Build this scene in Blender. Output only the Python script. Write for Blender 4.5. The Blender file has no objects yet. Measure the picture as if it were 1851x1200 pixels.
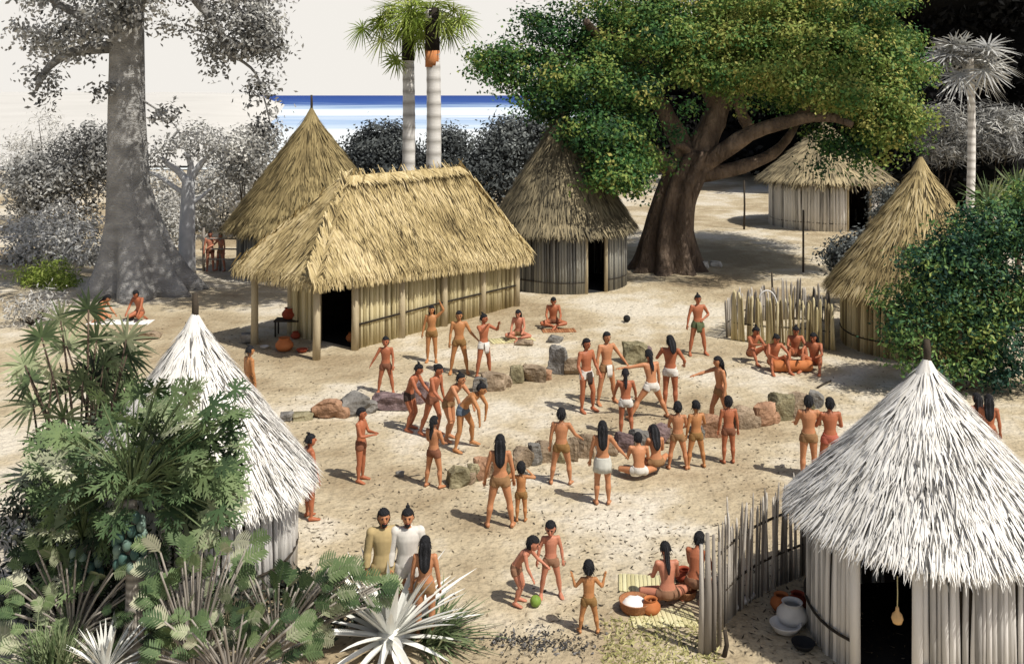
import bpy, math, random
import numpy as np
from mathutils import Vector

# ------------------------------------------------------------------ camera, sky, sun
F, H, HY, CX = 1778.0, 7.7, 172.0, 925.5      # focal length in px, eye height, horizon row, centre column
S = bpy.context.scene
COL = S.collection
rng = np.random.default_rng(11)
R_ = math.radians
cam = bpy.data.cameras.new('camera'); co = bpy.data.objects.new('camera', cam); COL.objects.link(co)
co.location = (0, 0, H); co.rotation_euler = (R_(90), 0, 0)
cam.sensor_width = 36; cam.lens = F / 1851 * 36; cam.shift_y = -(600 - HY) / 1851
cam.clip_start = .1; cam.clip_end = 20000
S.camera = co
SUN_EL, SUN_AZ = 56, 128                       # azimuth clockwise from +Y
world = bpy.data.worlds.new('World'); S.world = world; world.use_nodes = True
nt = world.node_tree; nt.nodes.clear()
out = nt.nodes.new('ShaderNodeOutputWorld')
sky = nt.nodes.new('ShaderNodeTexSky'); sky.sky_type = 'NISHITA'; sky.sun_disc = False
sky.sun_elevation = R_(SUN_EL); sky.sun_rotation = R_(SUN_AZ); sky.dust_density = 3
b1 = nt.nodes.new('ShaderNodeBackground'); b1.inputs[1].default_value = .08
nt.links.new(sky.outputs[0], b1.inputs[0])
b2 = nt.nodes.new('ShaderNodeBackground'); b2.inputs[0].default_value = (.90, .865, .81, 1); b2.inputs[1].default_value = 1.0
tc = nt.nodes.new('ShaderNodeTexCoord'); sep = nt.nodes.new('ShaderNodeSeparateXYZ')
nt.links.new(tc.outputs['Generated'], sep.inputs[0])
mr = nt.nodes.new('ShaderNodeMapRange'); mr.inputs['From Min'].default_value = .10; mr.inputs['From Max'].default_value = .24
mr.inputs['To Min'].default_value = 1; mr.inputs['To Max'].default_value = 0
nt.links.new(sep.outputs['Z'], mr.inputs['Value'])
mx = nt.nodes.new('ShaderNodeMixShader')
nt.links.new(mr.outputs[0], mx.inputs[0]); nt.links.new(b1.outputs[0], mx.inputs[1]); nt.links.new(b2.outputs[0], mx.inputs[2])
nt.links.new(mx.outputs[0], out.inputs[0])
sl = bpy.data.lights.new('sun', 'SUN'); sl.energy = 4.9; sl.angle = R_(.6); sl.color = (1, .95, .86)
so = bpy.data.objects.new('sun', sl); COL.objects.link(so)
sd = Vector((math.sin(R_(SUN_AZ)) * math.cos(R_(SUN_EL)), math.cos(R_(SUN_AZ)) * math.cos(R_(SUN_EL)), math.sin(R_(SUN_EL))))
so.rotation_euler = sd.to_track_quat('Z', 'Y').to_euler(); so.location = (20, -20, 40)
S.view_settings.view_transform = 'Standard'; S.view_settings.look = 'None'
S.view_settings.exposure = 0.0; S.view_settings.gamma = 1
try: S.cycles.max_bounces = 6; S.cycles.transparent_max_bounces = 4
except Exception: pass

# ------------------------------------------------------------------ helpers
def G(x, y, z=0.0):
    Y = F * (H - z) / (y - HY); return np.array([(x - CX) / F * Y, Y, z])
def at(x, y, Y): return np.array([(x - CX) / F * Y, Y, H - (y - HY) / F * Y])
def pm(n, Y): return n * Y / F                  # pixels -> metres at depth Y
def nrm(v):
    v = np.asarray(v, float); return v / (np.linalg.norm(v, axis=-1, keepdims=True) + 1e-9)

def tube(P, r, n=8):
    P = np.asarray(P, float); k = len(P)
    r = np.asarray(r, float); r = np.full(k, r) if r.ndim == 0 else r
    if r.ndim == 1: r = np.stack([r, r], 1)
    T = np.gradient(P, axis=0); T = nrm(T)
    a = np.cross(T[0], [0, 0, 1.0]);
    if np.linalg.norm(a) < .05: a = np.array([1.0, 0, 0])
    a = nrm(a); V = []
    th = np.linspace(0, 2 * np.pi, n, endpoint=False)
    for i in range(k):
        a = nrm(a - T[i] * np.dot(a, T[i])); b = np.cross(T[i], a)
        V.append(P[i] + np.outer(np.cos(th), a) * r[i, 0] + np.outer(np.sin(th), b) * r[i, 1])
    return rings(V)
def rings(V):
    k = len(V); n = len(V[0])
    VV = np.concatenate(V + [V[0].mean(0)[None], V[-1].mean(0)[None]])
    q = []; t = []
    j = np.arange(n); j2 = (j + 1) % n
    for i in range(k - 1):
        q.append(np.stack([i * n + j, i * n + j2, (i + 1) * n + j2, (i + 1) * n + j], 1))
    t.append(np.stack([j2, j, np.full(n, k * n)], 1)); t.append(np.stack([(k - 1) * n + j, (k - 1) * n + j2, np.full(n, k * n + 1)], 1))
    return VV, np.concatenate(q), np.concatenate(t)

class MB:
    def __init__(s): s.V = []; s.T = []; s.Fs = {3: [], 4: []}; s.M = {3: [], 4: []}; s.n = 0
    def add(s, V, *Fs, t=.5, m=0):
        V = np.asarray(V, float); s.V.append(V); s.T.append(np.broadcast_to(np.asarray(t, float), (len(V),)))
        for f in Fs:
            f = np.asarray(f, int)
            if len(f): k = f.shape[1]; s.Fs[k].append(f + s.n); s.M[k].append(np.full(len(f), m))
        s.n += len(V); return s
    def tube(s, P, r, n=8, t=.5, m=0): return s.add(*tube(P, r, n), t=t, m=m)
    def ell(s, c, r, ax=None, nu=12, nv=8, t=.5, m=0, f=None):
        ph = np.linspace(-np.pi / 2, np.pi / 2, nv + 1)[1:-1]; th = np.linspace(0, 2 * np.pi, nu, endpoint=False)
        D = [np.stack([np.cos(p) * np.cos(th), np.cos(p) * np.sin(th), np.full(nu, np.sin(p))], 1) for p in ph]
        VV, q, tr = rings(D); VV[-2] = [0, 0, -1]; VV[-1] = [0, 0, 1]
        if f is not None: VV = f(VV)
        VV = VV * np.asarray(r, float)
        if ax is not None: VV = VV @ np.asarray(ax, float)
        return s.add(VV + np.asarray(c, float), q, tr, t=t, m=m)
    def box(s, c, sz, ux=(1, 0, 0), t=.5, m=0, uz=(0, 0, 1)):
        ux = nrm(ux); uz = nrm(uz); uy = np.cross(uz, ux); x, y, z = np.asarray(sz, float) / 2; b = .12 * min(x, y, z)
        V = []
        for (zz, xx, yy) in ((-z, x - b, y - b), (-z + b, x, y), (z - b, x, y), (z, x - b, y - b)):
            V.append(np.array([[sx * xx, sy * yy, zz] for sx, sy in ((-1, -1), (1, -1), (1, 1), (-1, 1))]) @ np.stack([ux, uy, uz]))
        VV, q, tr = rings(V); return s.add(VV + np.asarray(c, float), q, tr, t=t, m=m)
    def lathe(s, c, prof, n=20, t=.5, m=0):
        th = np.linspace(0, 2 * np.pi, n, endpoint=False)
        V = [np.stack([r * np.cos(th), r * np.sin(th), np.full(n, z)], 1) for r, z in prof]
        VV, q, tr = rings(V); return s.add(VV + np.asarray(c, float), q, tr, t=t, m=m)
    def strands(s, P0, D, N, l, w, lift=0., t=.5, m=0, droop=0., tipw=0.12, bend=.5):
        """flat blades: root P0, direction D, plane normal N"""
        P0 = np.asarray(P0, float); n = len(P0); D = nrm(np.broadcast_to(D, (n, 3))); N = nrm(np.broadcast_to(N, (n, 3)))
        B = nrm(np.cross(D, N)); l = np.broadcast_to(l, (n,))[:, None]; w = np.broadcast_to(w, (n,))[:, None] / 2
        lift = np.broadcast_to(lift, (n,))[:, None]; droop = np.broadcast_to(droop, (n,))[:, None]
        g = np.array([0, 0, -1.0])
        p1 = P0 + D * l * .5 + N * lift * l * bend + g * droop * l * .28
        p2 = P0 + D * l + N * lift * l + g * droop * l
        V = np.stack([P0 - B * w * .7, P0 + B * w * .7, p1 - B * w, p1 + B * w, p2 - B * w * tipw, p2 + B * w * tipw], 1).reshape(-1, 3)
        i = np.arange(n)[:, None] * 6
        f = np.concatenate([i + [0, 1, 3, 2], i + [2, 3, 5, 4]])
        return s.add(V, f, t=np.repeat(np.broadcast_to(t, (n,)), 6), m=m)
    def leaves(s, C, N, L, W, t=.5, m=0, A=None):
        n = len(C); N = nrm(N)
        if A is None: A = rng.normal(size=(n, 3))
        A = nrm(A - N * (A * N).sum(1, keepdims=True)); B = np.cross(N, A)
        L = np.broadcast_to(L, (n,))[:, None] / 2; W = np.broadcast_to(W, (n,))[:, None] / 2
        V = np.stack([C - A * L, C + B * W - N * W * .3, C + A * L, C - B * W - N * W * .3], 1).reshape(-1, 3)
        f = np.arange(n)[:, None] * 4 + [0, 1, 2, 3]
        return s.add(V, f, t=np.repeat(np.broadcast_to(t, (n,)), 4), m=m)
    def build(s, name, mats, parent=None, loc=None, smooth=True):
        V = np.concatenate(s.V); T = np.concatenate(s.T)
        o_ = np.zeros(3)
        if parent is not None: o_ = ORI[parent.name]
        elif loc is not None: o_ = np.asarray(loc, float)
        V = V - o_
        me = bpy.data.meshes.new(name)
        fl = []; st = []; mi = []; pos = 0
        for k in (3, 4):
            if s.Fs[k]:
                f = np.concatenate(s.Fs[k]); fl.append(f.ravel()); st.append(pos + np.arange(len(f)) * k); pos += f.size; mi.append(np.concatenate(s.M[k]))
        fl = np.concatenate(fl); st = np.concatenate(st); mi = np.concatenate(mi)
        me.vertices.add(len(V)); me.vertices.foreach_set('co', V.astype(np.float32).ravel())
        me.loops.add(len(fl)); me.loops.foreach_set('vertex_index', fl.astype(np.int32))
        me.polygons.add(len(st)); me.polygons.foreach_set('loop_start', st.astype(np.int32))
        me.update(calc_edges=True)
        me.polygons.foreach_set('material_index', mi.astype(np.int32))
        me.polygons.foreach_set('use_smooth', np.full(len(st), smooth))
        a = me.attributes.new('tint', 'FLOAT', 'POINT'); a.data.foreach_set('value', T.astype(np.float32))
        for m in (mats if isinstance(mats, (list, tuple)) else [mats]): me.materials.append(m)
        o = bpy.data.objects.new(name, me); COL.objects.link(o)
        if parent is not None: o.parent = parent
        elif loc is not None: o.location = loc
        ORI[o.name] = o_
        return o
ORI = {}
def tag(o, label=None, cat=None, group=None, kind=None):
    if label: o['label'] = label
    if cat: o['category'] = cat
    if group: o['group'] = group
    if kind: o['kind'] = kind
    return o
def thing(name, loc, label, cat, group=None):
    o = bpy.data.objects.new(name, None); COL.objects.link(o); o.location = loc; o.empty_display_size = .2
    ORI[o.name] = np.asarray(loc, float); return tag(o, label, cat, group)

# ------------------------------------------------------------------ materials
def mat(name, stops, scale=6., amt=.25, rough=.9, bump=0., bscale=40., spec=.2, trans=0., stretch=None, bdist=.03):
    """colour ramp read by the per-strand tint plus object-space noise"""
    m = bpy.data.materials.new(name); m.use_nodes = True; n = m.node_tree.nodes; L = m.node_tree.links
    p = n['Principled BSDF']; p.inputs['Roughness'].default_value = rough; p.inputs['Specular IOR Level'].default_value = spec
    at_ = n.new('ShaderNodeAttribute'); at_.attribute_name = 'tint'
    g = n.new('ShaderNodeNewGeometry'); no = n.new('ShaderNodeTexNoise'); no.inputs['Scale'].default_value = scale; no.inputs['Detail'].default_value = 5
    if stretch:
        mp = n.new('ShaderNodeMapping'); mp.inputs['Scale'].default_value = stretch; L.new(g.outputs['Position'], mp.inputs['Vector']); L.new(mp.outputs[0], no.inputs['Vector'])
    else: L.new(g.outputs['Position'], no.inputs['Vector'])
    s1 = n.new('ShaderNodeMath'); s1.operation = 'SUBTRACT'; L.new(no.outputs[0], s1.inputs[0]); s1.inputs[1].default_value = .5
    s2 = n.new('ShaderNodeMath'); s2.operation = 'MULTIPLY_ADD'; L.new(s1.outputs[0], s2.inputs[0]); s2.inputs[1].default_value = amt * 2; L.new(at_.outputs['Fac'], s2.inputs[2])
    r = n.new('ShaderNodeValToRGB'); cr = r.color_ramp
    for i, (ps, c) in enumerate(stops):
        e = cr.elements[i] if i < 2 else cr.elements.new(ps)
        e.position = ps; e.color = (*c, 1)
    L.new(s2.outputs[0], r.inputs[0]); L.new(r.outputs[0], p.inputs['Base Color'])
    if bump:
        nb = n.new('ShaderNodeTexNoise'); nb.inputs['Scale'].default_value = bscale; nb.inputs['Detail'].default_value = 6
        if stretch: L.new(mp.outputs[0], nb.inputs['Vector'])
        else: L.new(g.outputs['Position'], nb.inputs['Vector'])
        bn = n.new('ShaderNodeBump'); bn.inputs['Strength'].default_value = bump; bn.inputs['Distance'].default_value = bdist
        L.new(nb.outputs[0], bn.inputs['Height']); L.new(bn.outputs[0], p.inputs['Normal'])
    if trans:
        td = n.new('ShaderNodeBsdfTranslucent'); L.new(r.outputs[0], td.inputs[0]); ms = n.new('ShaderNodeMixShader'); ms.inputs[0].default_value = trans
        L.new(p.outputs[0], ms.inputs[1]); L.new(td.outputs[0], ms.inputs[2]); L.new(ms.outputs[0], n['Material Output'].inputs[0])
    return m
def ramp3(a, b, c): return [(0., a), (1., c), (.5, b)]
MT = {}
MT['thatch_gold'] = mat('golden_thatch', [(0, (.04, .03, .015)), (1, (.62, .51, .30)), (.25, (.20, .15, .07)), (.58, (.41, .32, .155))], .8, .42)
MT['thatch_olive'] = mat('olive_thatch', [(0, (.05, .04, .02)), (1, (.42, .34, .17)), (.4, (.22, .17, .08))], 1.0, .3)
MT['thatch_grey'] = mat('grey_brown_thatch', [(0, (.04, .035, .025)), (1, (.40, .33, .20)), (.45, (.19, .16, .10))], 1.0, .3)  # tone also holds the tree shade lying on the tall hut
MT['thatch_white'] = mat('bleached_thatch', [(0, (.02, .02, .02)), (1, (.86, .84, .80)), (.22, (.25, .24, .22)), (.4, (.70, .68, .64))], 1.5, .12)
MT['stake_grey'] = mat('grey_stakes', [(0, (.05, .045, .04)), (1, (.62, .58, .52)), (.5, (.30, .27, .235))], 9, .25, stretch=(1, 1, .12), bump=.3)
MT['stake_tan'] = mat('tan_cane', [(0, (.09, .06, .03)), (1, (.70, .62, .40)), (.5, (.47, .40, .22))], 9, .25, stretch=(1, 1, .12), bump=.3)
MT['stake_white'] = mat('bleached_stakes', [(0, (.05, .05, .05)), (1, (.84, .82, .79)), (.35, (.60, .58, .55))], 9, .25, stretch=(1, 1, .12), bump=.3)
MT['stake_dim'] = mat('blue_grey_cane', [(0, (.05, .05, .05)), (1, (.38, .37, .32)), (.5, (.19, .19, .18))], 9, .25, stretch=(1, 1, .12), bump=.3)
MT['post'] = mat('hewn_post', [(0, (.08, .06, .035)), (1, (.58, .50, .34)), (.5, (.34, .28, .18))], 8, .3, stretch=(1, 1, .15), bump=.4)
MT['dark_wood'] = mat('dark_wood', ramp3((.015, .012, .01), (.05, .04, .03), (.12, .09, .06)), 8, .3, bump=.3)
MT['bark_grey'] = mat('grey_bark', [(0, (.07, .07, .07)), (1, (.66, .65, .63)), (.5, (.31, .305, .295))], 1.3, .42, stretch=(1, 1, 1.6), bump=.8, bscale=9, bdist=.15)
MT['bark_pale'] = mat('pale_bark', ramp3((.22, .23, .25), (.46, .47, .49), (.72, .72, .72)), 3, .35, bump=.4, bscale=8)
MT['bark_brown'] = mat('brown_bark', [(0, (.02, .016, .014)), (1, (.44, .33, .24)), (.5, (.13, .095, .07))], 1.6, .5, stretch=(1, 1, .45), bump=1., bscale=5, bdist=.3)
MT['palm_bark'] = mat('white_palm_bark', [(0, (.03, .03, .03)), (1, (.85, .83, .80)), (.3, (.45, .43, .40))], 8, .2, bump=.3, stretch=(.5, .5, 3))
MT['leaf_green'] = mat('green_leaves', [(0, (.016, .045, .02)), (1, (.46, .43, .13)), (.3, (.055, .15, .04)), (.6, (.20, .28, .065))], .5, .12, .6, trans=.25)
MT['leaf_lush'] = mat('lush_leaves', [(0, (.012, .035, .028)), (1, (.42, .48, .14)), (.3, (.035, .10, .06)), (.6, (.13, .24, .07))], .8, .15, .55, trans=.25)
MT['leaf_grey'] = mat('grey_leaves', [(0, (.02, .02, .02)), (1, (.66, .66, .63)), (.5, (.25, .25, .24))], .6, .2, .8, trans=.15)
MT['leaf_pale'] = mat('pale_leaves', [(0, (.06, .06, .055)), (1, (.80, .79, .75)), (.5, (.52, .515, .49))], .6, .2, .8, trans=.2)
MT['leaf_slate'] = mat('slate_leaves', [(0, (.01, .012, .014)), (1, (.26, .28, .27)), (.5, (.085, .095, .095))], .6, .2, .8, trans=.1)
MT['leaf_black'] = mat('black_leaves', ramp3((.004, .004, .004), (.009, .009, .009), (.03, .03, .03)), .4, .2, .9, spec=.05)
MT['leaf_lobed'] = mat('lobed_leaves', [(0, (.02, .03, .02)), (1, (.50, .50, .36)), (.3, (.06, .105, .045)), (.65, (.18, .25, .11))], 1., .3, .6, trans=.2)
MT['leaf_fan'] = mat('fan_palm_leaves', [(0, (.03, .04, .03)), (1, (.46, .50, .30)), (.5, (.12, .175, .075))], 1., .2, .6, trans=.2)
MT['leaf_yellow'] = mat('yellow_green_leaves', ramp3((.08, .13, .02), (.24, .33, .05), (.48, .52, .16)), 1.5, .15, .6, trans=.25)
MT['agave'] = mat('white_agave', [(0, (.10, .10, .09)), (1, (.86, .86, .82)), (.45, (.58, .58, .54))], 2., .12, .6)
MT['fruit'] = mat('blue_green_fruit', ramp3((.02, .05, .045), (.07, .14, .12), (.26, .34, .28)), 5, .2, .5)
MT['clay'] = mat('orange_clay', ramp3((.20, .06, .02), (.45, .15, .05), (.60, .28, .12)), 4, .3, .8, bump=.1)
MT['clay_red'] = mat('red_clay', ramp3((.12, .02, .015), (.30, .06, .03), (.42, .12, .06)), 4, .3, .8)
MT['clay_white'] = mat('pale_clay', ramp3((.30, .28, .25), (.60, .57, .52), (.78, .75, .70)), 5, .3, .8)
MT['black_and_shade'] = mat('black_and_shade', ramp3((.01, .01, .01), (.02, .02, .02), (.04, .04, .04)), 5, .2)  # near black; on hut floors it stands for indoor shade
MT['basket'] = mat('woven_basket', ramp3((.14, .05, .02), (.34, .15, .07), (.52, .30, .15)), 30, .4, .9, bump=.6, bscale=60)
MT['straw'] = mat('straw_mat', ramp3((.34, .30, .14), (.55, .50, .28), (.70, .66, .42)), 30, .3, .9, stretch=(1, .1, 1))
MT['cassava'] = mat('white_meal', ramp3((.62, .6, .55), (.78, .76, .72), (.85, .84, .8)), 8, .2)
ROCKM = {k: mat('stone_' + k, ramp3(tuple(.35 * x for x in c), c, tuple(min(.8, 1.7 * x + .05) for x in c)), 3.5, .75, .9, bump=.9, bscale=12, bdist=.06) for k, c in {
    'orange': (.31, .18, .11), 'grey': (.19, .18, .165), 'purple': (.17, .12, .12), 'tan': (.25, .19, .13), 'olive': (.21, .185, .11), 'pale': (.50, .47, .42)}.items()}
SKIN = [mat('skin_' + n_, ramp3(tuple(.72 * x for x in c), c, tuple(1.25 * x for x in c)), 5, .5, .5, spec=.3, bump=.15, bscale=60) for n_, c in
        (('russet', (.37, .125, .06)), ('tan', (.46, .205, .10)), ('ochre', (.42, .19, .075)), ('rose', (.48, .195, .12)), ('dusk', (.24, .095, .055)))]
HAIR = mat('black_hair', ramp3((.006, .006, .007), (.014, .014, .016), (.045, .045, .05)), 30, .4, .75, spec=.2, bump=.8, bscale=90)
DARK = mat('eye_dark', ramp3((.015, .01, .01), (.03, .015, .012), (.05, .02, .02)), 5, .1, .5)
CLOTH = {k: mat(k + '_cloth', ramp3(tuple(.65 * x for x in c), c, tuple(min(.9, 1.2 * x) for x in c)), 14, .35, .95) for k, c in {
    'white': (.62, .59, .54), 'blue': (.10, .13, .17), 'tan': (.27, .155, .075), 'ochre': (.24, .135, .05), 'russet': (.20, .085, .05), 'green': (.10, .12, .06), 'dark': (.05, .035, .03),
    'red': (.42, .12, .08), 'grey': (.50, .50, .45), 'khaki': (.42, .32, .16), 'rose': (.26, .14, .085), 'hide': (.36, .22, .10)}.items()}

# ------------------------------------------------------------------ ground and sea
def sand_mat():
    m = bpy.data.materials.new('sand'); m.use_nodes = True; n = m.node_tree.nodes; L = m.node_tree.links; p = n['Principled BSDF']
    p.inputs['Roughness'].default_value = .95; p.inputs['Specular IOR Level'].default_value = .1
    g = n.new('ShaderNodeNewGeometry')
    def noise(sc, det=5):
        t = n.new('ShaderNodeTexNoise'); t.inputs['Scale'].default_value = sc; t.inputs['Detail'].default_value = det; L.new(g.outputs['Position'], t.inputs['Vector']); return t
    a = noise(.16, 4); b = noise(1.1, 6); c = noise(14, 4)
    r = n.new('ShaderNodeValToRGB'); e = r.color_ramp.elements
    e[0].position = .34; e[0].color = (.33, .26, .165, 1); e[1].position = .64; e[1].color = (.61, .555, .455, 1)
    mid = e.new(.5); mid.color = (.475, .40, .275, 1)
    mi = n.new('ShaderNodeMath'); mi.operation = 'MULTIPLY_ADD'; L.new(b.outputs[0], mi.inputs[0]); mi.inputs[1].default_value = .45
    m2 = n.new('ShaderNodeMath'); m2.operation = 'MULTIPLY_ADD'; L.new(a.outputs[0], m2.inputs[0]); m2.inputs[1].default_value = 1.15; m2.inputs[2].default_value = -.295
    L.new(m2.outputs[0], mi.inputs[2]); L.new(mi.outputs[0], r.inputs[0])
    sp = n.new('ShaderNodeMapRange'); L.new(c.outputs[0], sp.inputs[0]); sp.inputs[1].default_value = .3; sp.inputs[2].default_value = .5; sp.inputs[3].default_value = .7; sp.inputs[4].default_value = 1
    mu = n.new('ShaderNodeMix'); mu.data_type = 'RGBA'; mu.blend_type = 'MULTIPLY'; mu.inputs[0].default_value = 1
    L.new(r.outputs[0], mu.inputs[6]); L.new(sp.outputs[0], mu.inputs[7]); L.new(mu.outputs[2], p.inputs['Base Color'])
    d = noise(5, 8); bn = n.new('ShaderNodeBump'); bn.inputs['Strength'].default_value = .75; bn.inputs['Distance'].default_value = .14
    L.new(d.outputs[0], bn.inputs['Height']); L.new(bn.outputs[0], p.inputs['Normal'])
    return m
xs = np.concatenate([np.linspace(-900, -40, 8), np.linspace(-35, 40, 40), np.linspace(60, 900, 8)])
ys = np.concatenate([np.linspace(-40, 5, 4), np.linspace(7, 100, 60), np.array([112, 118, 124, 130, 6000.])])
X, Yg = np.meshgrid(xs, ys); Z = np.where(Yg > 105, -np.clip((Yg - 105) * .12, 0, 3), 0.)
ii = np.arange(len(ys) - 1)[:, None] * len(xs) + np.arange(len(xs) - 1)[None]; ii = ii.ravel()
gm = MB(); gm.add(np.stack([X, Yg, Z], -1).reshape(-1, 3), np.stack([ii, ii + 1, ii + 1 + len(xs), ii + len(xs)], 1))
tag(gm.build('ground', sand_mat()), kind='structure')
def sea_mat():
    m = bpy.data.materials.new('sea_water'); m.use_nodes = True; n = m.node_tree.nodes; L = m.node_tree.links; p = n['Principled BSDF']
    p.inputs['Roughness'].default_value = .7; p.inputs['Specular IOR Level'].default_value = .05
    g = n.new('ShaderNodeNewGeometry'); sp = n.new('ShaderNodeSeparateXYZ'); L.new(g.outputs['Position'], sp.inputs[0])
    no = n.new('ShaderNodeTexNoise'); no.inputs['Scale'].default_value = 1; no.inputs['Detail'].default_value = 6
    mp = n.new('ShaderNodeMapping'); mp.inputs['Scale'].default_value = (.012, .035, 1); L.new(g.outputs['Position'], mp.inputs[0]); L.new(mp.outputs[0], no.inputs[0])
    iv = n.new('ShaderNodeMath'); iv.operation = 'DIVIDE'; iv.inputs[0].default_value = 100; L.new(sp.outputs[1], iv.inputs[1])   # shelf depth falls with distance offshore
    ad = n.new('ShaderNodeMath'); ad.operation = 'MULTIPLY_ADD'; L.new(no.outputs[0], ad.inputs[0]); ad.inputs[1].default_value = .2; ad2 = n.new('ShaderNodeMath'); ad2.operation = 'SUBTRACT'; ad2.inputs[1].default_value = .10
    L.new(iv.outputs[0], ad.inputs[2]); L.new(ad.outputs[0], ad2.inputs[0])
    r = n.new('ShaderNodeValToRGB'); e = r.color_ramp.elements
    e[0].position = 0; e[0].color = (.02, .05, .22, 1); e[1].position = 1; e[1].color = (.72, .76, .76, 1)
    for ps, c in ((.10, (.035, .09, .30)), (.145, (.34, .46, .62)), (.19, (.64, .70, .74)), (.25, (.66, .71, .75)), (.31, (.32, .44, .62)), (.38, (.46, .56, .68)), (.46, (.72, .76, .78))):
        x = e.new(ps); x.color = (*c, 1)
    L.new(ad2.outputs[0], r.inputs[0]); L.new(r.outputs[0], p.inputs['Base Color'])
    return m
sm_ = MB(); sm_.add([[-9000, 110, -.6], [9000, 110, -.6], [9000, 14000, -.6], [-9000, 14000, -.6]], [[0, 1, 2, 3]])
tag(sm_.build('sea', sea_mat()), kind='structure')
# low pale headland that closes the sea on the left
hb = MB(); hy_ = np.array([112, 125, 150, 190, 250, 330, 430, 560, 700, 860.]); ho = np.array([0, 8, 20, 40, 70, 120, 200, 320, 500, 800.]); rows = []
for yy in hy_:
    top = np.interp(yy, [112, 150, 300, 560, 700, 860], [-.4, .4, 2.5, 8.4, 9.0, -1]); w_ = np.clip(ho / (.035 * yy), 0, 1) ** .8
    rows.append(np.stack([-.225 * yy - ho - 4, np.full(10, yy), -1.2 + (top + 1.2) * w_ * (1 + .1 * np.sin(ho * .05 + yy * .02))], 1))
hv = np.concatenate(rows); q = np.concatenate([np.stack([k * 10 + np.arange(1, 10), k * 10 + np.arange(9), (k + 1) * 10 + np.arange(9), (k + 1) * 10 + np.arange(1, 10)], 1) for k in range(9)])
hb.add(hv, q); tag(hb.build('headland', mat('pale_headland', ramp3((.44, .43, .40), (.56, .545, .51), (.66, .645, .61)), .03, .3)), kind='structure')

# ------------------------------------------------------------------ huts
def thatch_on(mb, P0, D, N, l, w, lift, t, droop=0.):
    mb.strands(P0, D, N, l, w, lift, t, droop=droop)
def cone_roof(c, R, zE, zA, n, ln, w, tint=.6, dark=.12, tiers=8, ragged=.25):
    mb = MB(); x, y = c[0], c[1]; sl = math.hypot(R, zA - zE)
    mb.lathe((x, y, 0), [(R * .98, zE - .03), (R, zE + .02), (R * .7, zE + (zA - zE) * .31), (.06, zA), (.02, zA + .02)], 40, t=tint * .7)
    s = np.sqrt(rng.uniform(0.0, 1, n)); s = (np.floor(s * tiers) + rng.normal(.8, .22, n)) / tiers; s = np.clip(s, .02, .985)
    th = rng.uniform(0, 2 * np.pi, n); rad = np.stack([np.cos(th), np.sin(th), 0 * th], 1)
    sl_dir = rad * (R / sl) + np.array([0, 0, -(zA - zE) / sl]); Nn = rad * ((zA - zE) / sl) + np.array([0, 0, R / sl])
    tang = np.cross(rad, [0, 0, 1.0]); D = nrm(sl_dir + tang * rng.normal(0, .16, n)[:, None])
    L_ = ln * rng.uniform(.6, 1.3, n)
    P0 = np.array([x, y, zA]) + sl_dir * ((s * sl) - L_ * .55)[:, None].clip(0) + Nn * rng.uniform(.005, .05, n)[:, None]
    patch = .12 * np.sin(th * 3 + s * 7) + .10 * np.sin(th * 7 - s * 11)
    t = tint + patch + rng.normal(0, .16, n); t = np.where(rng.uniform(size=n) < dark, rng.uniform(0, .2, n), t)
    mb.strands(P0, D, Nn, L_, w * rng.uniform(.5, 1.4, n), rng.uniform(0., .15, n), t)
    k = int(n * .14); th = rng.uniform(0, 2 * np.pi, k); rad = np.stack([np.cos(th), np.sin(th), 0 * th], 1)         # eave fringe
    P0 = np.array([x, y, zE]) + rad * (R * rng.uniform(.86, .99, k))[:, None] + np.array([0, 0, 1.]) * (zA - zE) * .06
    D = rad * .55 + np.array([0, 0, -1.]) * rng.uniform(.5, 1.1, k)[:, None] + np.cross(rad, [0, 0, 1.]) * rng.normal(0, .25, k)[:, None]
    mb.strands(P0, D, rad + [0, 0, .5], ln * rng.uniform(.4, .95, k), w * rng.uniform(.6, 1.4, k), 0, tint + rng.normal(-.1, .25, k), droop=.15)
    k = 140; th = rng.uniform(0, 2 * np.pi, k); rad = np.stack([np.cos(th), np.sin(th), 0 * th], 1)                 # tied tuft at the top
    mb.strands(np.array([x, y, zA + ln * .25]) + rad * .05, rad * .45 + [0, 0, -1.], rad, ln * rng.uniform(.7, 1.3, k), w, .1, tint + rng.normal(-.05, .2, k))
    return mb
def stake_ring(c, Rw, h, gaps, sp, r, zb=0):
    mb = MB(); n = int(2 * math.pi * Rw / sp)
    for i in range(n):
        a = 2 * math.pi * i / n
        if any(abs((a - ga + math.pi) % (2 * math.pi) - math.pi) < gw for ga, gw in gaps): continue
        rr = r * rng.uniform(.8, 1.15); R2 = Rw + rng.normal(0, .012); x = c[0] + R2 * math.cos(a); y = c[1] + R2 * math.sin(a); ln = rng.normal(0, .016, 2)
        mb.tube([(x, y, zb - .05), (x + ln[0], y + ln[1], h * .5), (x + ln[0] * 2, y, h)], [rr, rr * .96, rr * .9], 6, t=rng.uniform(.15, .9))
    return mb
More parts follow.
